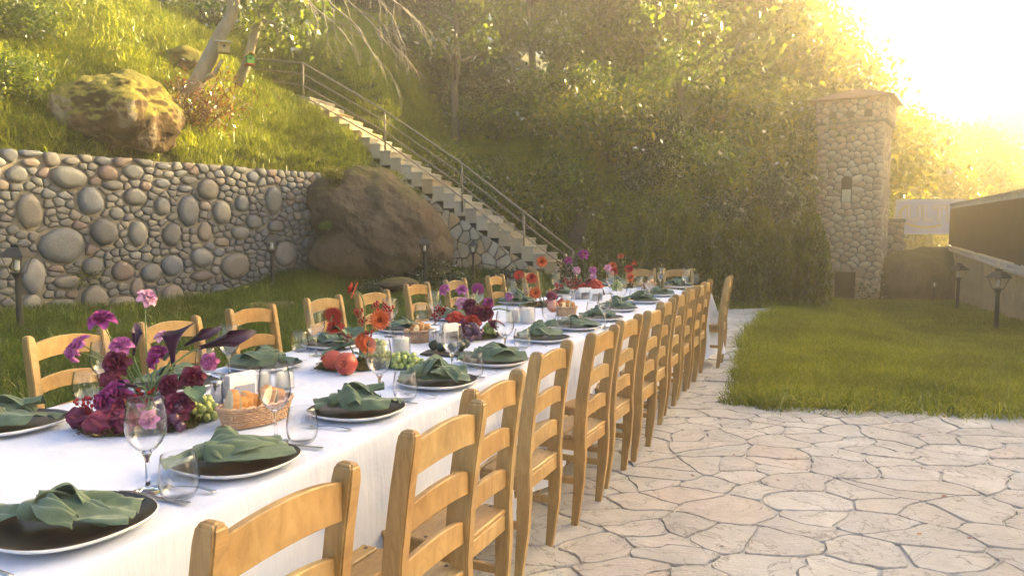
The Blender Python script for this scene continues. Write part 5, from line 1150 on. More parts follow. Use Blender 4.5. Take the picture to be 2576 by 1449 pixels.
# ================================================================ jars, shakers, holders, baskets
rg = []
for k in range(48): a = 2 * math.pi * k / 48; rg.append(1 + .035 * (k % 2))
def ribbed(name, r_, h, mat):
    m = MB(); n = 48
    for rr, z in ((r_, 0), (r_, h), (r_ * .94, h), (r_ * .94, .01)): m.v += [(rr * rg[k] * math.cos(2 * math.pi * k / n), rr * rg[k] * math.sin(2 * math.pi * k / n), z) for k in range(n)]
    m.f = [(i * n + k, i * n + (k + 1) % n, (i + 1) * n + (k + 1) % n, (i + 1) * n + k) for i in range(3) for k in range(n)] + [tuple(range(n - 1, -1, -1))]; m.mi = [0] * len(m.f)
    return m.build(name, mat, None)
M['wax'] = simple('candle_wax', (.74, .73, .68), (.8, .79, .74), 3, .5, Subsurface_Weight=.2)
def candle(p, r_, h, label, hw=.75):
    t = thing('candle_jar', label, 'candle', (p.x, p.y, .7605), 0, 'white candles in ribbed glass jars')
    o = ribbed('jar', r_, h, M['glass']); o.parent = t
    m = MB(); m.lathe([(.001, .004), (r_ * .86, .004), (r_ * .86, h * hw - .004), (r_ * .8, h * hw), (.001, h * hw - .002)], 24); c = m.build('candle', M['wax'], t, smooth=True)
    m = MB(); m.tube([(0, 0, h * hw - .003), (.001, 0, h * hw + .009)], .0012, 5); m.build('wick', M['bolt'], c)
candle(S(676, 1012), .044, .085, 'low candle jar behind the bread slices of the nearest basket'); candle(S(742, 1010), .036, .105, 'taller candle jar right behind the nearest bread basket', .6)
candle(S(1046, 924), .045, .125, 'candle jar behind the green grapes beside the pomegranates', .7); candle(S(1337, 838), .048, .105, 'left one of the two white candle jars', .85); candle(S(1374, 842), .052, .120, 'right one of the two white candle jars', .88); candle(S(1475, 783), .05, .05, 'low candle jar beside the farthest burgundy flowers', .8)
def shaker(p, label, h=.085):
    t = thing('steel_shaker', label, 'shaker', (p.x, p.y, .7605), 0, 'steel salt and pepper shakers')
    m = MB(); m.lathe([(.001, 0), (.021, 0), (.0215, h - .012)], 18); m.build('body', M['steel'], t, smooth=True); m = MB(); m.lathe([(.0215, h - .012), (.0222, h - .010), (.021, h), (.018, h + .002), (.001, h + .002)], 18); m.build('cap', M['steel'], t, smooth=True)
for x, y, lb in [(566, 1052, 'steel shaker at the left end of the nearest basket'), (592, 1035, 'steel shaker behind the nearest basket'), (1126, 898, 'left steel shaker behind the fig board'), (1146, 903, 'right steel shaker behind the fig board'), (1489, 777, 'steel shaker before the farthest burgundy flowers'), (1503, 779, 'steel shaker beside the white napkin holders')]: shaker(S(x, y), lb)
M['paper'] = simple('paper_white', (.76, .76, .76), (.82, .82, .82), 8, .9)
def holder(p, rz, label, col='paper'):
    t = thing('napkin_holder', label, 'napkin holder', (p.x, p.y, .7605), rz, 'holders with white paper napkins')
    m = MB()
    for k in range(7): m.box((0, -.014 + .0045 * k, .052 + .002 * (k % 3)), (.12, .0032, .095))
    m.build('paper_napkins', M[col], t); m = MB(); m.box((0, -.024, .03), (.09, .003, .06)); m.box((0, .022, .03), (.09, .003, .06)); m.box((0, 0, .0015), (.09, .05, .003)); m.build('holder', M['steel'], t)
holder(S(628, 1042), R(60), 'white paper napkins behind the bread of the nearest basket'); holder(S(1170, 890), R(50), 'white paper napkins behind the fig board wine glass'); holder(S(1523, 778), R(20), 'left white napkin holder near the farthest burgundy flowers'); holder(S(1552, 782), R(20), 'right white napkin holder near the farthest burgundy flowers')
M['wicker'] = simple('pale_wicker', (.45, .27, .15), (.60, .40, .26), 40, .7, .4, .002)
def bread_mat(nm, c):
    N = NT(nm); f = N.noise(N.coord(), 25, 6); N.pr(N.ramp(f, c), .8, N.bump(f, .6, .004)); return N.m
M['crust'] = bread_mat('bread_crust', [(.3, (.30, .10, .02)), (.5, (.50, .22, .06)), (.7, (.66, .40, .15))]); M['crumb'] = bread_mat('bread_crumb', [(.3, (.62, .50, .30)), (.6, (.75, .66, .45))])
def basket(p, rz, a, b, h, label, bread, blabel, seed):
    t = thing('bread_basket', label, 'basket', (p.x, p.y, .7605), rz, 'woven bread baskets'); N_ = 34; m = MB(); rows = int(h / .0075)
    def rad_(f): return (a * (.86 + .14 * f), b * (.86 + .14 * f))
    for i in range(rows):
        f = i / rows; A, B = rad_(f); pts = []
        for k in range(N_ * 2 + 1): an = math.pi * k / N_; w_ = (.0035 if (k + i) % 2 else -.0035); 
        pts = [((A + w2) * math.cos(an), (B + w2) * math.sin(an), .004 + i * .0075) for an, w2 in [(math.pi * k / N_, (.0032 if (k % 2) ^ (i % 2) else -.0032) if 1 else 0) for k in range(N_ * 2 + 1)]]
        m.tube(pts, .0034, 4, False)
    m.build('weave', M['wicker'], t, smooth=True); m = MB()
    for k in range(N_): an = 2 * math.pi * k / N_; m.tube([(a * .86 * math.cos(an), b * .86 * math.sin(an), 0), (a * math.cos(an), b * math.sin(an), h)], .0028, 4)
    m.build('stakes', M['wicker'], t); m = MB()
    for ph in (0, math.pi / 2): m.tube([((a + .003 + .004 * math.cos(24 * s + ph)) * math.cos(s), (b + .003 + .004 * math.cos(24 * s + ph)) * math.sin(s), h + .004 * math.sin(24 * s + ph)) for s in [2 * math.pi * k / 90 for k in range(91)]], .0045, 5, False)
    m.build('rim', M['wicker'], t, smooth=True); m = MB(); m.prism([(a * .85 * math.cos(s), b * .85 * math.sin(s)) for s in [2 * math.pi * k / 24 for k in range(24)]], .001, .006); m.build('base', M['wicker'], t)
    r = random.Random(seed)
    for k, (x, y, hh, wd, th, tl, tw) in enumerate(bread):
        c, s = math.cos(rz), math.sin(rz); q = thing('bread_slice', blabel[0] % blabel[1][k], 'bread', (p.x + x * c - y * s, p.y + x * s + y * c, .7605 + h * .32), (tl, r.uniform(-.1, .1), rz + tw), 'slices of bread in the baskets')
        m = MB(); pr_ = [(-wd / 2, 0), (wd / 2, 0), (wd / 2 * .95, hh * .7), (wd * .25, hh), (-wd * .35, hh * .86)]; pr_ = [(px_ + r.uniform(-.004, .004), pz + r.uniform(-.004, .004)) for px_, pz in chaikin(pr_, .2)]; n = len(pr_)
        me1 = MB(); me1.v = [(x_, -th / 2, z_) for x_, z_ in pr_] + [(x_, th / 2, z_) for x_, z_ in pr_]; me1.f = [(i, (i + 1) % n, (i + 1) % n + n, i + n) for i in range(n)]; me1.mi = [0] * n; me1.build('crust', M['crust'], q)
        me2 = MB(); cx0, cz0 = sum(v_[0] for v_ in pr_) / n, sum(v_[1] for v_ in pr_) / n
        for sy in (-1, 1): me2.add([(x_, sy * th / 2, z_) for x_, z_ in pr_] + [(cx0 + (x_ - cx0) * .8, sy * (th / 2 + .003), cz0 + (z_ - cz0) * .8) for x_, z_ in pr_], [(i, (i + 1) % n, (i + 1) % n + n, i + n) for i in range(n)] + [tuple(range(n, 2 * n))])
        me2.build('crumb', M['crumb'], q)
basket(S(668, 1098), R(58), .135, .068, .066, 'nearest woven basket of bread, between two wine glasses', [(-.100, .0, .105, .065, .022, .15, 1.35), (-.072, -.01, .088, .06, .02, .12, 1.5), (-.045, .0, .092, .06, .024, .1, 1.3), (-.02, .01, .08, .06, .02, .2, 1.4), (.02, .0, .10, .06, .02, .2, .3), (.05, .01, .085, .06, .02, .3, .9), (.085, .0, .08, .06, .02, .2, 1.2)], ('bread slice %s in the nearest basket', ['tallest at the left end', 'second from the left', 'third from the left', 'fourth from the left', 'seen through the wine glass', 'right of the middle', 'at the right end']), 1)
basket(S(1093, 890), R(35), .088, .062, .066, 'small round woven basket of bread beside the steel shakers', [(-.04, 0, .085, .05, .03, .1, .2), (0, .01, .09, .05, .03, .2, .9), (.03, -.01, .08, .05, .03, .1, 1.4), (.055, .01, .08, .04, .02, .1, .4)], ('bread piece %s in the small round basket', ['at the left', 'in the middle', 'right of the middle', 'at the right']), 2)
basket(S(1475, 822), R(30), .082, .06, .066, 'woven basket of bread beyond the two white candle jars', [(-.04, 0, .085, .05, .03, .1, .2), (0, .01, .095, .05, .03, .2, .9), (.04, -.01, .08, .05, .03, .1, 1.4)], ('bread piece %s in the third basket', ['at the left', 'in the middle', 'at the right']), 3)
basket(S(1690, 752), R(30), .09, .06, .06, 'farthest woven basket near the end of the table', [(-.03, 0, .08, .05, .03, .1, .2), (.03, .01, .085, .05, .03, .2, .9)], ('bread piece %s in the farthest basket', ['at the left', 'at the right']), 4)
# ================================================================ flowers and fruit
def flat(nm, a, b, rough=.6, **k): return simple(nm, a, b, 30, rough, **k)
M['burg'] = flat('petal_burgundy', (.09, .004, .025), (.20, .012, .06)); M['mag'] = flat('petal_magenta', (.26, .02, .16), (.42, .06, .30)); M['pink'] = flat('petal_pink', (.62, .25, .45), (.78, .48, .62)); M['lil'] = flat('petal_lilac', (.45, .10, .33), (.6, .2, .48))
M['red'] = flat('petal_red', (.30, .015, .01), (.48, .04, .015)); M['orange'] = flat('petal_orange', (.50, .07, .015), (.62, .14, .03)); M['black_petal'] = flat('petal_black_plum', (.018, .006, .022), (.055, .015, .05), .3); M['stemg'] = flat('stem_green', (.10, .17, .05), (.18, .24, .09)); M['leafg'] = flat('leaf_sage', (.06, .12, .07), (.12, .19, .11), .5)
M['moss'] = leaf_mat('moss_tuft', [(.05, .05, .012), (.10, .09, .02), (.14, .12, .03)], .2, .02); M['berry'] = flat('berry_red', (.28, .01, .01), (.38, .02, .02), .2)
M['grapeg'] = simple('green_grape', (.28, .36, .08), (.42, .46, .16), 40, .28, Subsurface_Weight=.25, Subsurface_Radius=(.02, .02, .01)); M['grapep'] = simple('plum_grape', (.045, .012, .035), (.11, .03, .07), 30, .3, Coat_Weight=.3)
M['pom'] = simple('pomegranate_skin', (.30, .015, .012), (.48, .09, .04), 18, .38, .15, .003); M['fig'] = simple('dark_fig', (.02, .03, .018), (.05, .06, .03), 30, .4); M['slate'] = simple('slate_board', (.03, .028, .026), (.06, .055, .05), 20, .6, .3, .002); M['center'] = flat('flower_centre', (.02, .012, .006), (.06, .03, .01))
def petal(m, Mx, L_, W, cup, lift, ruf=0.0, nu=5, nv=5):
    def f(u, v):
        a = (u - .5) * 2; w_ = W * math.sin(math.pi * (.12 + .80 * v)) ** .7; r_ = L_ * v
        return Mx @ Vector((a * w_ * .5, r_ * math.cos(lift * v) , cup * a * a * w_ + r_ * math.sin(lift * v) + ruf * math.sin(a * 6 + v * 9) * v))
    m.grid(f, nu, nv)
def rose(r_, layers=4, ruf=.0):
    m = MB(); 
    for l in range(layers):
        n = 3 + l; t = (l + 1) / layers
        for k in range(n):
            a = 2 * math.pi * k / n + l * .9; Mx = Matrix.Rotation(a, 4, 'Z') @ Matrix.Translation((0, r_ * .10 * l, -r_ * .28 * t)) @ Matrix.Rotation(R(84 - 58 * t), 4, 'X')
            petal(m, Mx, r_ * (.75 + .35 * t), r_ * (1.0 + .35 * t), .30, -.75 * t, ruf * r_)
    m.sphere((0, 0, -.05 * r_), (.3 * r_, .3 * r_, .45 * r_), 7, 5); return m
def gerbera(r_):
    m = MB()
    for ring, (n, rr, li) in enumerate(((22, 1.0, .12), (20, .82, .3), (14, .55, .5))):
        for k in range(n):
            a = 2 * math.pi * k / n + ring * .15; Mx = Matrix.Rotation(a, 4, 'Z') @ Matrix.Translation((0, 0, .004 * ring)) @ Matrix.Rotation(R(-10 + 24 * ring), 4, 'X'); petal(m, Mx, r_ * rr, r_ * .24, .2, li, 0, 2, 3)
    return m
def align(d): return Vector(d).normalized().to_track_quat('Z', 'Y').to_matrix().to_4x4()
def put(m, M4): m.v = [tuple(M4 @ Vector(v)) for v in m.v]; return m
def obj_m(m, name, mat, par, smooth=True): return m.build(name, mat, par, smooth=smooth)
def leaf_shape(m, p, d, L_, W, droop=.3):
    d = Vector(d).normalized(); s = d.cross(Vector((0, 0, 1))); s = s.normalized() if s.length > .1 else Vector((1, 0, 0)); u_ = s.cross(d)
    m.grid(lambda u, v: tuple(Vector(p) + d * L_ * v + s * ((u - .5) * 2 * W * math.sin(math.pi * (.03 + .94 * v)) ** .8) + u_ * (abs(u - .5) * W * .5) - Vector((0, 0, droop * L_ * v * v))), 4, 6)
def moss(par, rx, ry, rz, seed):
    r = np.random.RandomState(seed); n = 3200; a = r.uniform(0, 6.283, n); q = np.sqrt(r.uniform(0, 1, n)); edge = 1 + .12 * np.sin(a * 5 + seed) + .08 * np.sin(a * 11)
    P = np.stack([rx * q * edge * np.cos(a), ry * q * edge * np.sin(a), .004 + .022 * (1 - q ** 2) + r.uniform(0, .008, n)], 1); d = r.normal(size=(n, 3)); d[:, 2] = np.abs(d[:, 2]) * .6; d /= np.linalg.norm(d, axis=1)[:, None]
    s = r.uniform(.008, .022, n)[:, None]; t = np.cross(d, r.normal(size=(n, 3))); t /= np.linalg.norm(t, axis=1)[:, None]; V = np.stack([P - t * .0012, P + t * .0012, P + d * s + t * .0008, P + d * s - t * .0008], 1)
    o = link('moss', np_mesh('moss', V, 4), M['moss'], par); o.rotation_euler = (0, 0, rz); o['kind'] = 'stuff'
    m = MB(); m.grid(lambda u, v: ((rx * .93 * v * (1 + .12 * math.sin(u * 31.4)) * math.cos(u * 6.283)), (ry * .93 * v * (1 + .1 * math.sin(u * 25 + 1)) * math.sin(u * 6.283)), .003 + .018 * (1 - v * v)), 32, 5, True); o2 = m.build('moss_bed', M['mossb'], par, smooth=True); o2.rotation_euler = (0, 0, rz)
M['mossb'] = simple('moss_bed', (.035, .032, .01), (.09, .08, .02), 60, .95, .9, .006)
def grapes(p, r_, n, spread, mat, label, seed, elong=1.0, group='bunches of grapes', d=None):
    t = thing('grape_bunch', label, 'grapes', (p.x, p.y, .7605), 0, group); r = random.Random(seed); me = MB(); me.sphere((0, 0, 0), (r_, r_, r_ * elong), 12, 9); gm_ = me.mesh('grape', smooth=True); gm_.materials.append(mat); C_ = []; tries = 0
    while len(C_) < n and tries < 9000:
        tries += 1; a = r.uniform(-1, 1); dx = a * spread[0]; w_ = 1 - abs(a) ** 2 * .7; q = (dx, r.uniform(-1, 1) * spread[1] * w_, r_ + r.uniform(0, 1) ** 1.4 * spread[2] * w_)
        if all((q[0] - c[0]) ** 2 + (q[1] - c[1]) ** 2 + (q[2] - c[2]) ** 2 > (1.55 * r_) ** 2 for c in C_): C_.append(q)
    rz = 0 if d is None else d; c_, s_ = math.cos(rz), math.sin(rz)
    for q in C_: o = part('grape', gm_, t, (q[0] * c_ - q[1] * s_, q[0] * s_ + q[1] * c_, q[2]), (r.uniform(-.8, .8), r.uniform(-.8, .8), 0)); k = r.uniform(.85, 1.1); o.scale = (k, k, k)
    return t
def arrangement(name, label, base, flowers, seed, mossr, mrz, extra=None):
    """flowers: (kind, material, source x, source y, radius, facing, depth offset)"""
    t = thing('flower_arrangement', label, 'flowers', (base.x, base.y, .7605), 0, 'flower arrangements along the table middle'); r = random.Random(seed); moss(t, mossr[0], mossr[1], mrz, seed)
    for (kd, mt, x, y, rad_, face_, dd) in flowers:
        d = base.y + dd; p = DP(x * K, y * K, d); p.z = max(p.z, .775); q = p - base; q.z = p.z - .7605; fd_ = Vector(face_); head = None
        if kd == 'rose': head = put(rose(rad_, 4, .10), Matrix.Translation(q) @ align(fd_)).build('bloom', M[mt], t, smooth=True)
        elif kd == 'gerb':
            head = put(gerbera(rad_), Matrix.Translation(q) @ align(fd_)).build('bloom', M[mt], t, smooth=True); m = MB(); m.sphere((0, 0, .006), (rad_ * .34, rad_ * .34, rad_ * .16), 10, 5); put(m, Matrix.Translation(q) @ align(fd_)).build('flower_centre', M['center'], head, smooth=True)
        elif kd == 'berry':
            m = MB(); 
            for k in range(16): c = q + Vector((r.uniform(-1, 1), r.uniform(-1, 1), r.uniform(-.6, .6))) * rad_; m.sphere(c, rad_ * .2, 6, 5); m.tube([c, c.lerp(q - Vector((0, 0, rad_ * 1.5)), .9)], .0008, 3, False)
            m.build('berries', M['berry'], t, smooth=True)
        elif kd == 'comb':                   # ruffled cockscomb
            m = MB(); m.grid(lambda u, v: tuple(q + align(fd_).to_3x3() @ Vector((rad_ * (1 + .22 * math.sin(u * 44) * math.sin(v * 19) + .16 * mn.noise(Vector((u * 9, v * 9, seed)))) * math.sin(math.pi * v) * math.cos(u * 6.283), rad_ * .8 * (1 + .22 * math.sin(u * 38 + 1) * math.cos(v * 21)) * math.sin(math.pi * v) * math.sin(u * 6.283), -rad_ * 1.0 * math.cos(math.pi * v) * (1 + .1 * math.sin(u * 30))))), 56, 22, True); m.build('cockscomb', M[mt], t, smooth=True)
        elif kd == 'leaf':
            m = MB(); leaf_shape(m, q, fd_, rad_ * 2, rad_ * .75); m.build('leaf', M[mt], t, smooth=True)
        elif kd == 'calla':                  # funnel shaped dark lily on its stem
            m = MB(); d_ = fd_.normalized(); A4 = Matrix.Translation(q) @ align(d_)
            def cf(u, v):
                a = (u - .5) * 5.4; tip = max(0, math.cos(a)) ** 3; rr = rad_ * (.09 + .20 * v ** 1.6); zz = rad_ * (1.5 * v + .8 * tip * v ** 2); fl = .12 * rad_ * v ** 3
                return tuple(A4 @ Vector(((rr + fl) * math.cos(a) + .75 * rad_ * tip * v ** 4, (rr + fl * .6) * math.sin(a), zz - .25 * rad_ * tip * v ** 4)))
            m.grid(cf, 20, 12); m.build('calla_bloom', M[mt], t, smooth=True)
        if kd in ('rose', 'gerb', 'calla') and q.z > .09:
            e = Vector((r.uniform(-.02, .02), r.uniform(-.02, .02), .02)); bk = -fd_.normalized() * (rad_ * .9 if kd != 'calla' else rad_ * .2); m = MB(); a = q + bk * .15; pts = []
            for k in range(11): s = k / 10; c1 = q + bk * 2.2; c2 = e + Vector((0, 0, .12)); pts.append(a * (1 - s) ** 3 + c1 * 3 * s * (1 - s) ** 2 + c2 * 3 * s * s * (1 - s) + e * s ** 3)
            m.tube(pts, [.0021 if kd == 'rose' else .0034] * 11, 6); m.build('stem', M['stemg'], t, smooth=True)
    return t
c = (0.25, -1, .35); up = (0, -.3, 1); bk = (.1, .8, .5); lf = (-.8, -.3, .35); rt_ = (.8, -.5, .3)
b1 = S(385, 1108)
A1 = arrangement('a', 'large burgundy and magenta arrangement with dark callas nearest the camera', b1, [
    ('rose', 'lil', 206, 895, .030, (-.7, -.3, .4), .06), ('rose', 'lil', 186, 918, .028, (-.8, -.4, -.1), .05), ('rose', 'mag', 264, 828, .036, (0, -.3, .9), .08), ('rose', 'lil', 314, 896, .030, (.1, -.5, .7), .05), ('rose', 'burg', 299, 944, .036, (0, -1, .25), .02),
    ('rose', 'pink', 386, 772, .026, (.6, -.4, .5), .10), ('rose', 'pink', 425, 873, .022, (.1, -.3, .9), .08), ('rose', 'mag', 413, 915, .026, (.2, -.4, .6), .07), ('rose', 'mag', 396, 938, .022, (-.5, -.5, .3), .04), ('rose', 'burg', 437, 1003, .030, (-.1, -1, .3), .0), ('rose', 'burg', 501, 984, .032, (.3, -1, .15), .02),
    ('rose', 'burg', 460, 1056, .038, (.2, -.9, .4), -.06), ('rose', 'lil', 544, 942, .024, (.1, -1, .1), .10), ('rose', 'lil', 385, 1092, .024, (.0, -1, .2), -.13), ('rose', 'mag', 298, 1027, .040, (-.3, -1, .3), -.02), ('rose', 'burg', 322, 1060, .045, (0, -.8, .6), -.05), ('rose', 'mag', 268, 1045, .036, (-.6, -.7, .2), -.04),
    ('comb', 'burg', 262, 1108, .050, (-.2, -.6, .6), -.10), ('comb', 'burg', 213, 1088, .042, (-.8, -.3, .3), -.03), ('comb', 'burg', 298, 1093, .055, (.2, -.6, .6), -.06), ('comb', 'mag', 345, 1075, .045, (.2, -.6, .6), -.02), ('comb', 'burg', 290, 990, .036, (-.3, -.6, .6), .04), ('comb', 'burg', 330, 1105, .05, (0, -.8, .5), -.08),
    ('berry', 'berry', 232, 1046, .030, c, -.05), ('berry', 'berry', 378, 1030, .035, c, .0), ('berry', 'berry', 340, 1040, .03, c, .0), ('berry', 'berry', 320, 1042, .03, c, -.02),
    ('calla', 'black_petal', 452, 952, .075, (.05, -.2, 1), .06), ('calla', 'black_petal', 520, 905, .078, (1, -.1, .28), .05), ('calla', 'black_petal', 348, 925, .05, (.15, .1, 1), .08), ('calla', 'black_petal', 356, 1005, .04, (-.4, -.9, .3), -.02), ('calla', 'black_petal', 480, 900, .055, (.9, -.1, .5), .09),
    ('leaf', 'leafg', 410, 1000, .05, (-1, 0, .3), .04), ('leaf', 'leafg', 420, 990, .05, (1, 0, .5), .05), ('leaf', 'leafg', 475, 1005, .045, (1, -.3, .1), .03), ('leaf', 'leafg', 400, 960, .04, (.3, 0, 1), .06), ('leaf', 'leafg', 480, 1040, .04, (1, -.4, .2), .0), ('leaf', 'leafg', 430, 940, .04, (.6, 0, .8), .06), ('leaf', 'leafg', 500, 1010, .045, (.6, -.9, 0), .0)], 1, (.20, .135), R(25))
grapes(S(452, 1118), .019, 15, (.05, .04, .075), M['grapep'], 'dark plum grapes at the right side of the nearest flowers', 2, 1.12, d=R(-60)); grapes(S(520, 1092), .0125, 46, (.055, .05, .06), M['grapeg'], 'green grapes between the nearest flowers and the bread basket', 3, 1.15, d=R(-10))
b2 = S(935, 955)
arrangement('b', 'red and orange gerberas rising from moss between pomegranates and grapes', b2, [
    ('gerb', 'red', 867, 822, .048, (.25, .8, .3), .06), ('gerb', 'red', 873, 853, .048, (-.1, -.5, .9), .02), ('gerb', 'red', 922, 755, .044, (-.9, -.1, .35), .05), ('gerb', 'orange', 990, 832, .050, (.25, -1, .2), .0), ('gerb', 'orange', 958, 898, .046, (.6, -.7, .45), -.06), ('gerb', 'orange', 944, 888, .042, (-.4, -.6, .6), -.04),
    ('berry', 'berry', 985, 795, .03, c, .05), ('berry', 'berry', 1012, 803, .028, c, .05), ('berry', 'berry', 935, 810, .022, c, .04), ('berry', 'berry', 945, 832, .02, c, .04), ('berry', 'berry', 958, 868, .026, c, .0), ('berry', 'berry', 903, 874, .022, c, .02),
    ('leaf', 'leafg', 890, 890, .055, (-1, .2, .2), .02), ('leaf', 'leafg', 905, 880, .05, (-.5, 0, .7), .05), ('leaf', 'leafg', 915, 900, .06, (-.9, -.2, -.1), .0), ('leaf', 'leafg', 930, 905, .05, (.8, .1, .6), .04), ('leaf', 'leafg', 920, 880, .05, (.3, .6, .7), .06), ('leaf', 'leafg', 900, 910, .06, (-.7, -.6, .1), -.02), ('leaf', 'leafg', 935, 920, .05, (.4, -.8, .2), -.04)], 2, (.20, .12), R(20))
def pomegranate(p, r_, label, rot):
    t = thing('pomegranate', label, 'pomegranate', (p.x, p.y, .7605 + r_ * .97), rot, 'pomegranates in the centrepieces'); m = MB(); m.grid(lambda u, v: tuple(Vector((math.cos(u * 6.283) * math.sin(math.pi * v), math.sin(u * 6.283) * math.sin(math.pi * v), -math.cos(math.pi * v))) * r_ * (1 + .03 * math.cos(6 * u * 6.283) * math.sin(math.pi * v) + .02 * mn.noise(Vector((u * 4, v * 4, p.x))))), 36, 18, True); m.build('fruit', M['pom'], t, smooth=True)
    m = MB()
    for k in range(6): a = k * math.pi / 3; m.add([(r_ * .24 * math.cos(a - .45), r_ * .24 * math.sin(a - .45), r_ * .93), (r_ * .24 * math.cos(a + .45), r_ * .24 * math.sin(a + .45), r_ * .93), (r_ * .38 * math.cos(a), r_ * .38 * math.sin(a), r_ * 1.32)], [(0, 1, 2)])
    m.lathe([(r_ * .2, r_ * .95), (r_ * .24, r_ * 1.12)], 12); m.build('crown', M['pom'], t)
pomegranate(S(868, 965), .047, 'left pomegranate with its crown pointing left', (0, R(-75), 0)); pomegranate(S(902, 975), .050, 'right pomegranate with its crown facing the camera', (R(80), 0, R(0)))
grapes(S(1050, 958), .0125, 75, (.10, .055, .055), M['grapeg'], 'long bunch of green grapes right of the pomegranates', 5, 1.15, d=R(-15)); grapes(S(985, 935), .0125, 30, (.05, .04, .08), M['grapeg'], 'green grapes piled behind the third wine glass', 6, 1.15)
b3 = S(1235, 878)
arrangement('c', 'burgundy and pink arrangement with plum grapes behind the fig board', b3, [
    ('rose', 'lil', 1155, 752, .030, (-.5, -.5, .5), .1), ('rose', 'lil', 1203, 752, .030, (0, -.5, .8), .1), ('gerb', 'mag', 1245, 752, .042, (.1, .8, .4), .1), ('rose', 'pink', 1203, 787, .032, (0, -.8, .5), .06), ('rose', 'mag', 1273, 787, .028, (.3, -.8, .5), .06), ('rose', 'burg', 1225, 795, .040, (0, -.8, .5), .04), ('rose', 'burg', 1240, 815, .045, (.1, -.9, .4), .0), ('rose', 'burg', 1268, 812, .042, (.5, -.7, .4), .02),
    ('comb', 'red', 1188, 832, .055, (-.2, -.7, .6), .0), ('rose', 'red', 1228, 842, .045, (0, -1, .3), -.06), ('comb', 'burg', 1210, 850, .05, (0, -.8, .4), -.04), ('berry', 'berry', 1145, 810, .035, c, .05), ('berry', 'berry', 1135, 823, .03, c, .03), ('berry', 'berry', 1152, 802, .03, c, .05), ('gerb', 'burg', 1283, 842, .03, (.8, -.5, .3), -.03), ('leaf', 'burg', 1275, 850, .03, (1, -.3, .2), 0), ('leaf', 'burg', 1285, 835, .035, (1, -.2, -.2), 0), ('leaf', 'burg', 1270, 835, .035, (.6, -.4, -.4), 0),
    ('leaf', 'leafg', 1170, 825, .06, (-1, .0, .1), .06), ('leaf', 'leafg', 1180, 815, .05, (-.6, 0, .5), .06), ('leaf', 'leafg', 1262, 800, .05, (.5, .2, .8), .06), ('leaf', 'leafg', 1285, 808, .05, (1, 0, .2), .04), ('leaf', 'black_petal', 1280, 870, .04, (1, -.2, -.1), -.02), ('leaf', 'leafg', 1240, 780, .04, (.2, 0, 1), .08)], 3, (.17, .12), R(20))
grapes(S(1232, 888), .019, 16, (.055, .045, .075), M['grapep'], 'plum grapes under the red flowers behind the fig board', 7, 1.1); grapes(S(1272, 878), .012, 34, (.035, .03, .07), M['grapeg'], 'small green bunch right of the plum grapes', 8, 1.1)
b4 = S(1412, 797)
arrangement('d', 'group of long-stemmed red gerberas behind the white candle jars', b4, [('gerb', 'orange', 1411, 681, .050, (.15, -1, .15), .0), ('gerb', 'red', 1351, 716, .050, (-.35, .8, .5), .0), ('gerb', 'red', 1384, 724, .052, (.1, -.7, .5), .0), ('gerb', 'orange', 1394, 762, .052, (0, -1, .2), -.02), ('rose', 'lil', 1325, 771, .030, (-.4, -.8, .4), .05), ('berry', 'berry', 1455, 742, .035, c, .05), ('berry', 'berry', 1440, 760, .035, c, .05), ('comb', 'burg', 1438, 772, .045, (0, -.7, .6), .02), ('leaf', 'leafg', 1350, 780, .06, (-1, 0, .3), .1), ('leaf', 'leafg', 1362, 770, .06, (-.5, 0, .7), .1), ('leaf', 'leafg', 1385, 790, .06, (-.9, -.3, .1), 0), ('comb', 'red', 1425, 790, .035, (0, -.7, .6), .0), ('leaf', 'black_petal', 1408, 790, .04, (0, -.8, .1), -.03)], 4, (.16, .11), R(20))
pomegranate(S(1440, 812), .045, 'pomegranate left of the third bread basket', (0, R(30), 0)); pomegranate(S(1462, 806), .043, 'pomegranate behind the third bread basket', (R(20), 0, 0))
b5 = S(1522, 766)
arrangement('e', 'wide burgundy arrangement with pink blossoms behind the napkin holders', b5, [('rose', 'mag', 1480, 676, .035, (0, -.6, .7), .1), ('rose', 'mag', 1520, 660, .045, (0, -.7, .6), .2), ('rose', 'pink', 1502, 702, .032, (0, -.8, .5), .1), ('rose', 'lil', 1545, 702, .032, (.1, -.8, .5), .1), ('rose', 'pink', 1545, 720, .028, (0, -.8, .5), .05), ('rose', 'pink', 1583, 696, .03, (0, -.8, .5), .1), ('berry', 'berry', 1478, 728, .04, c, .1), ('berry', 'berry', 1488, 738, .04, c, .1), ('berry', 'berry', 1503, 730, .04, c, .1), ('comb', 'red', 1520, 753, .07, (0, -.7, .6), .05), ('comb', 'red', 1550, 745, .075, (0, -.7, .6), .0), ('comb', 'red', 1498, 758, .05, (0, -.7, .6), .05), ('rose', 'burg', 1562, 762, .05, (.3, -.8, .4), -.05), ('leaf', 'leafg', 1505, 740, .06, (.3, 0, 1), .1), ('leaf', 'leafg', 1480, 752, .06, (-1, 0, .3), .1), ('gerb', 'burg', 1535, 735, .045, (0, -.6, .7), .0)], 5, (.18, .12), R(20))
b6 = S(1630, 748)
arrangement('f', 'farthest arrangement of red and coral gerberas near the table end', b6, [('gerb', 'orange', 1595, 692, .052, (0, -.9, .4), .0), ('gerb', 'red', 1598, 706, .055, (.1, -.9, .4), -.02), ('gerb', 'orange', 1617, 668, .045, (-.3, -.3, .8), .05), ('gerb', 'red', 1638, 700, .055, (.2, -.9, .3), .05), ('gerb', 'orange', 1642, 722, .055, (.5, -.8, .3), .0), ('rose', 'orange', 1652, 684, .025, (0, -.6, .7), .1), ('leaf', 'leafg', 1600, 745, .06, (-.6, 0, .8), .0), ('leaf', 'leafg', 1660, 740, .06, (.6, 0, .8), .0)], 6, (.18, .12), R(25))
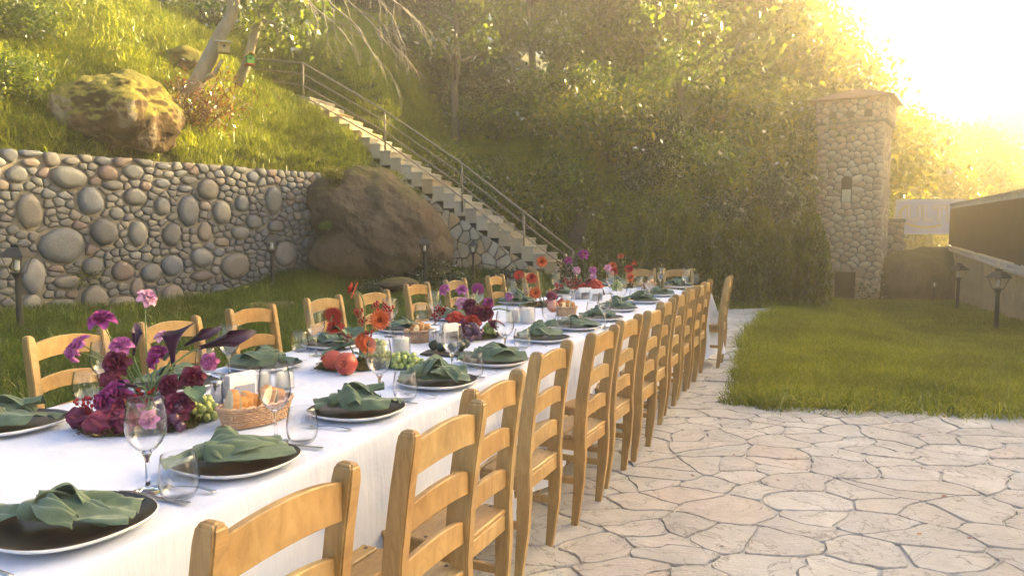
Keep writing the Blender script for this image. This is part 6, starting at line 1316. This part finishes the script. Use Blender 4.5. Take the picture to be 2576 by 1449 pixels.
grapes(S(1607, 757), .013, 40, (.05, .04, .10), M['grapeg'], 'green grapes below the farthest gerberas', 9, 1.15)
# slate board with figs, and loose figs
bd = thing('fig_board', 'dark slate board of figs and cactus fruit beside the steel shakers', 'board', (S(1163, 924).x, S(1163, 924).y, .7605), R(-12)); m = MB(); m.box((0, 0, .009), (.24, .12, .010)); m.build('slate', M['slate'], bd, bevel=.002); m = MB()
for sx in (-1, 1): m.box((sx * .09, 0, .002), (.02, .1, .004))
m.build('foot', M['slate'], bd)
def fig(p, r_, label, z=.7605, mat='fig', rot=(0, 0, 0)):
    t = thing('fig', label, 'fig', (p.x, p.y, z + r_ * .9), rot, 'figs on and beside the slate board'); m = MB(); m.lathe([(.001, -r_), (r_ * .6, -r_ * .85), (r_, -r_ * .2), (r_ * .92, r_ * .3), (r_ * .5, r_ * .9), (r_ * .18, r_ * 1.2)], 16); m.build('fruit', M[mat], t, smooth=True); m = MB(); m.tube([(0, 0, r_ * 1.15), (.002, 0, r_ * 1.5)], r_ * .12, 6); m.build('stalk', M['stemg'], t)
for x, y, r_, lb, rr in [(1130, 918, .027, 'fig at the left end of the slate board', (.5, .3, 0)), (1150, 924, .027, 'fig second from the left on the slate board', (1.3, 0, .5)), (1178, 924, .026, 'fig behind the stem of the fourth wine glass', (1.2, .3, 2)), (1200, 920, .026, 'fig at the right end of the slate board', (.6, -.5, 0))]: fig(S(x, y), r_, lb, .775, 'fig', rr)
fig(S(528, 1070), .028, 'dark fig behind the nearest green grapes', .7605, 'fig', (.3, .5, 0)); fig(S(1213, 905), .024, 'loose fig on the cloth right of the slate board', .7605, 'fig', (.6, 0, 0))

# fallen leaves on the paving and the lawn edge
r = np.random.RandomState(12); V = []
while len(V) < 90:
    x, y = r.uniform(0, 6.5), r.uniform(2.6, 11)
    if not inside(x, y, PAVE): continue
    if r.uniform() < .5 and x < .42 * y - .2: continue
    a = r.uniform(0, 6.28); s = r.uniform(.012, .028); c_, s_ = math.cos(a), math.sin(a); z = .022
    V.append([(x - s * c_, y - s * s_, z), (x + s * .45 * s_, y - s * .45 * c_, z + .006), (x + s * c_, y + s * s_, z + .003), (x - s * .45 * s_, y + s * .45 * c_, z + .008)])
tag(link('fallen_leaves', np_mesh('fallen_leaves', np.array(V), 4), M['dry']), kind='stuff')
# ================================================================ haze volume added to imitate a golden glare over the background
HZ = .0125
m = MB(); m.box((0, 140, 7), (640, 540, 44)); m.v = [(x, y, z) for x, y, z in m.v]
hm = bpy.data.materials.new('added_glare_haze'); hm.use_nodes = True; t = hm.node_tree; t.nodes.clear(); ho = t.nodes.new('ShaderNodeOutputMaterial'); pv_ = t.nodes.new('ShaderNodeVolumePrincipled')
pv_.inputs['Color'].default_value = (1.0, .92, .74, 1); pv_.inputs['Density'].default_value = HZ; pv_.inputs['Anisotropy'].default_value = .85; t.links.new(pv_.outputs[0], ho.inputs['Volume'])
h = m.build('haze', hm, None); tag(h, kind='stuff')
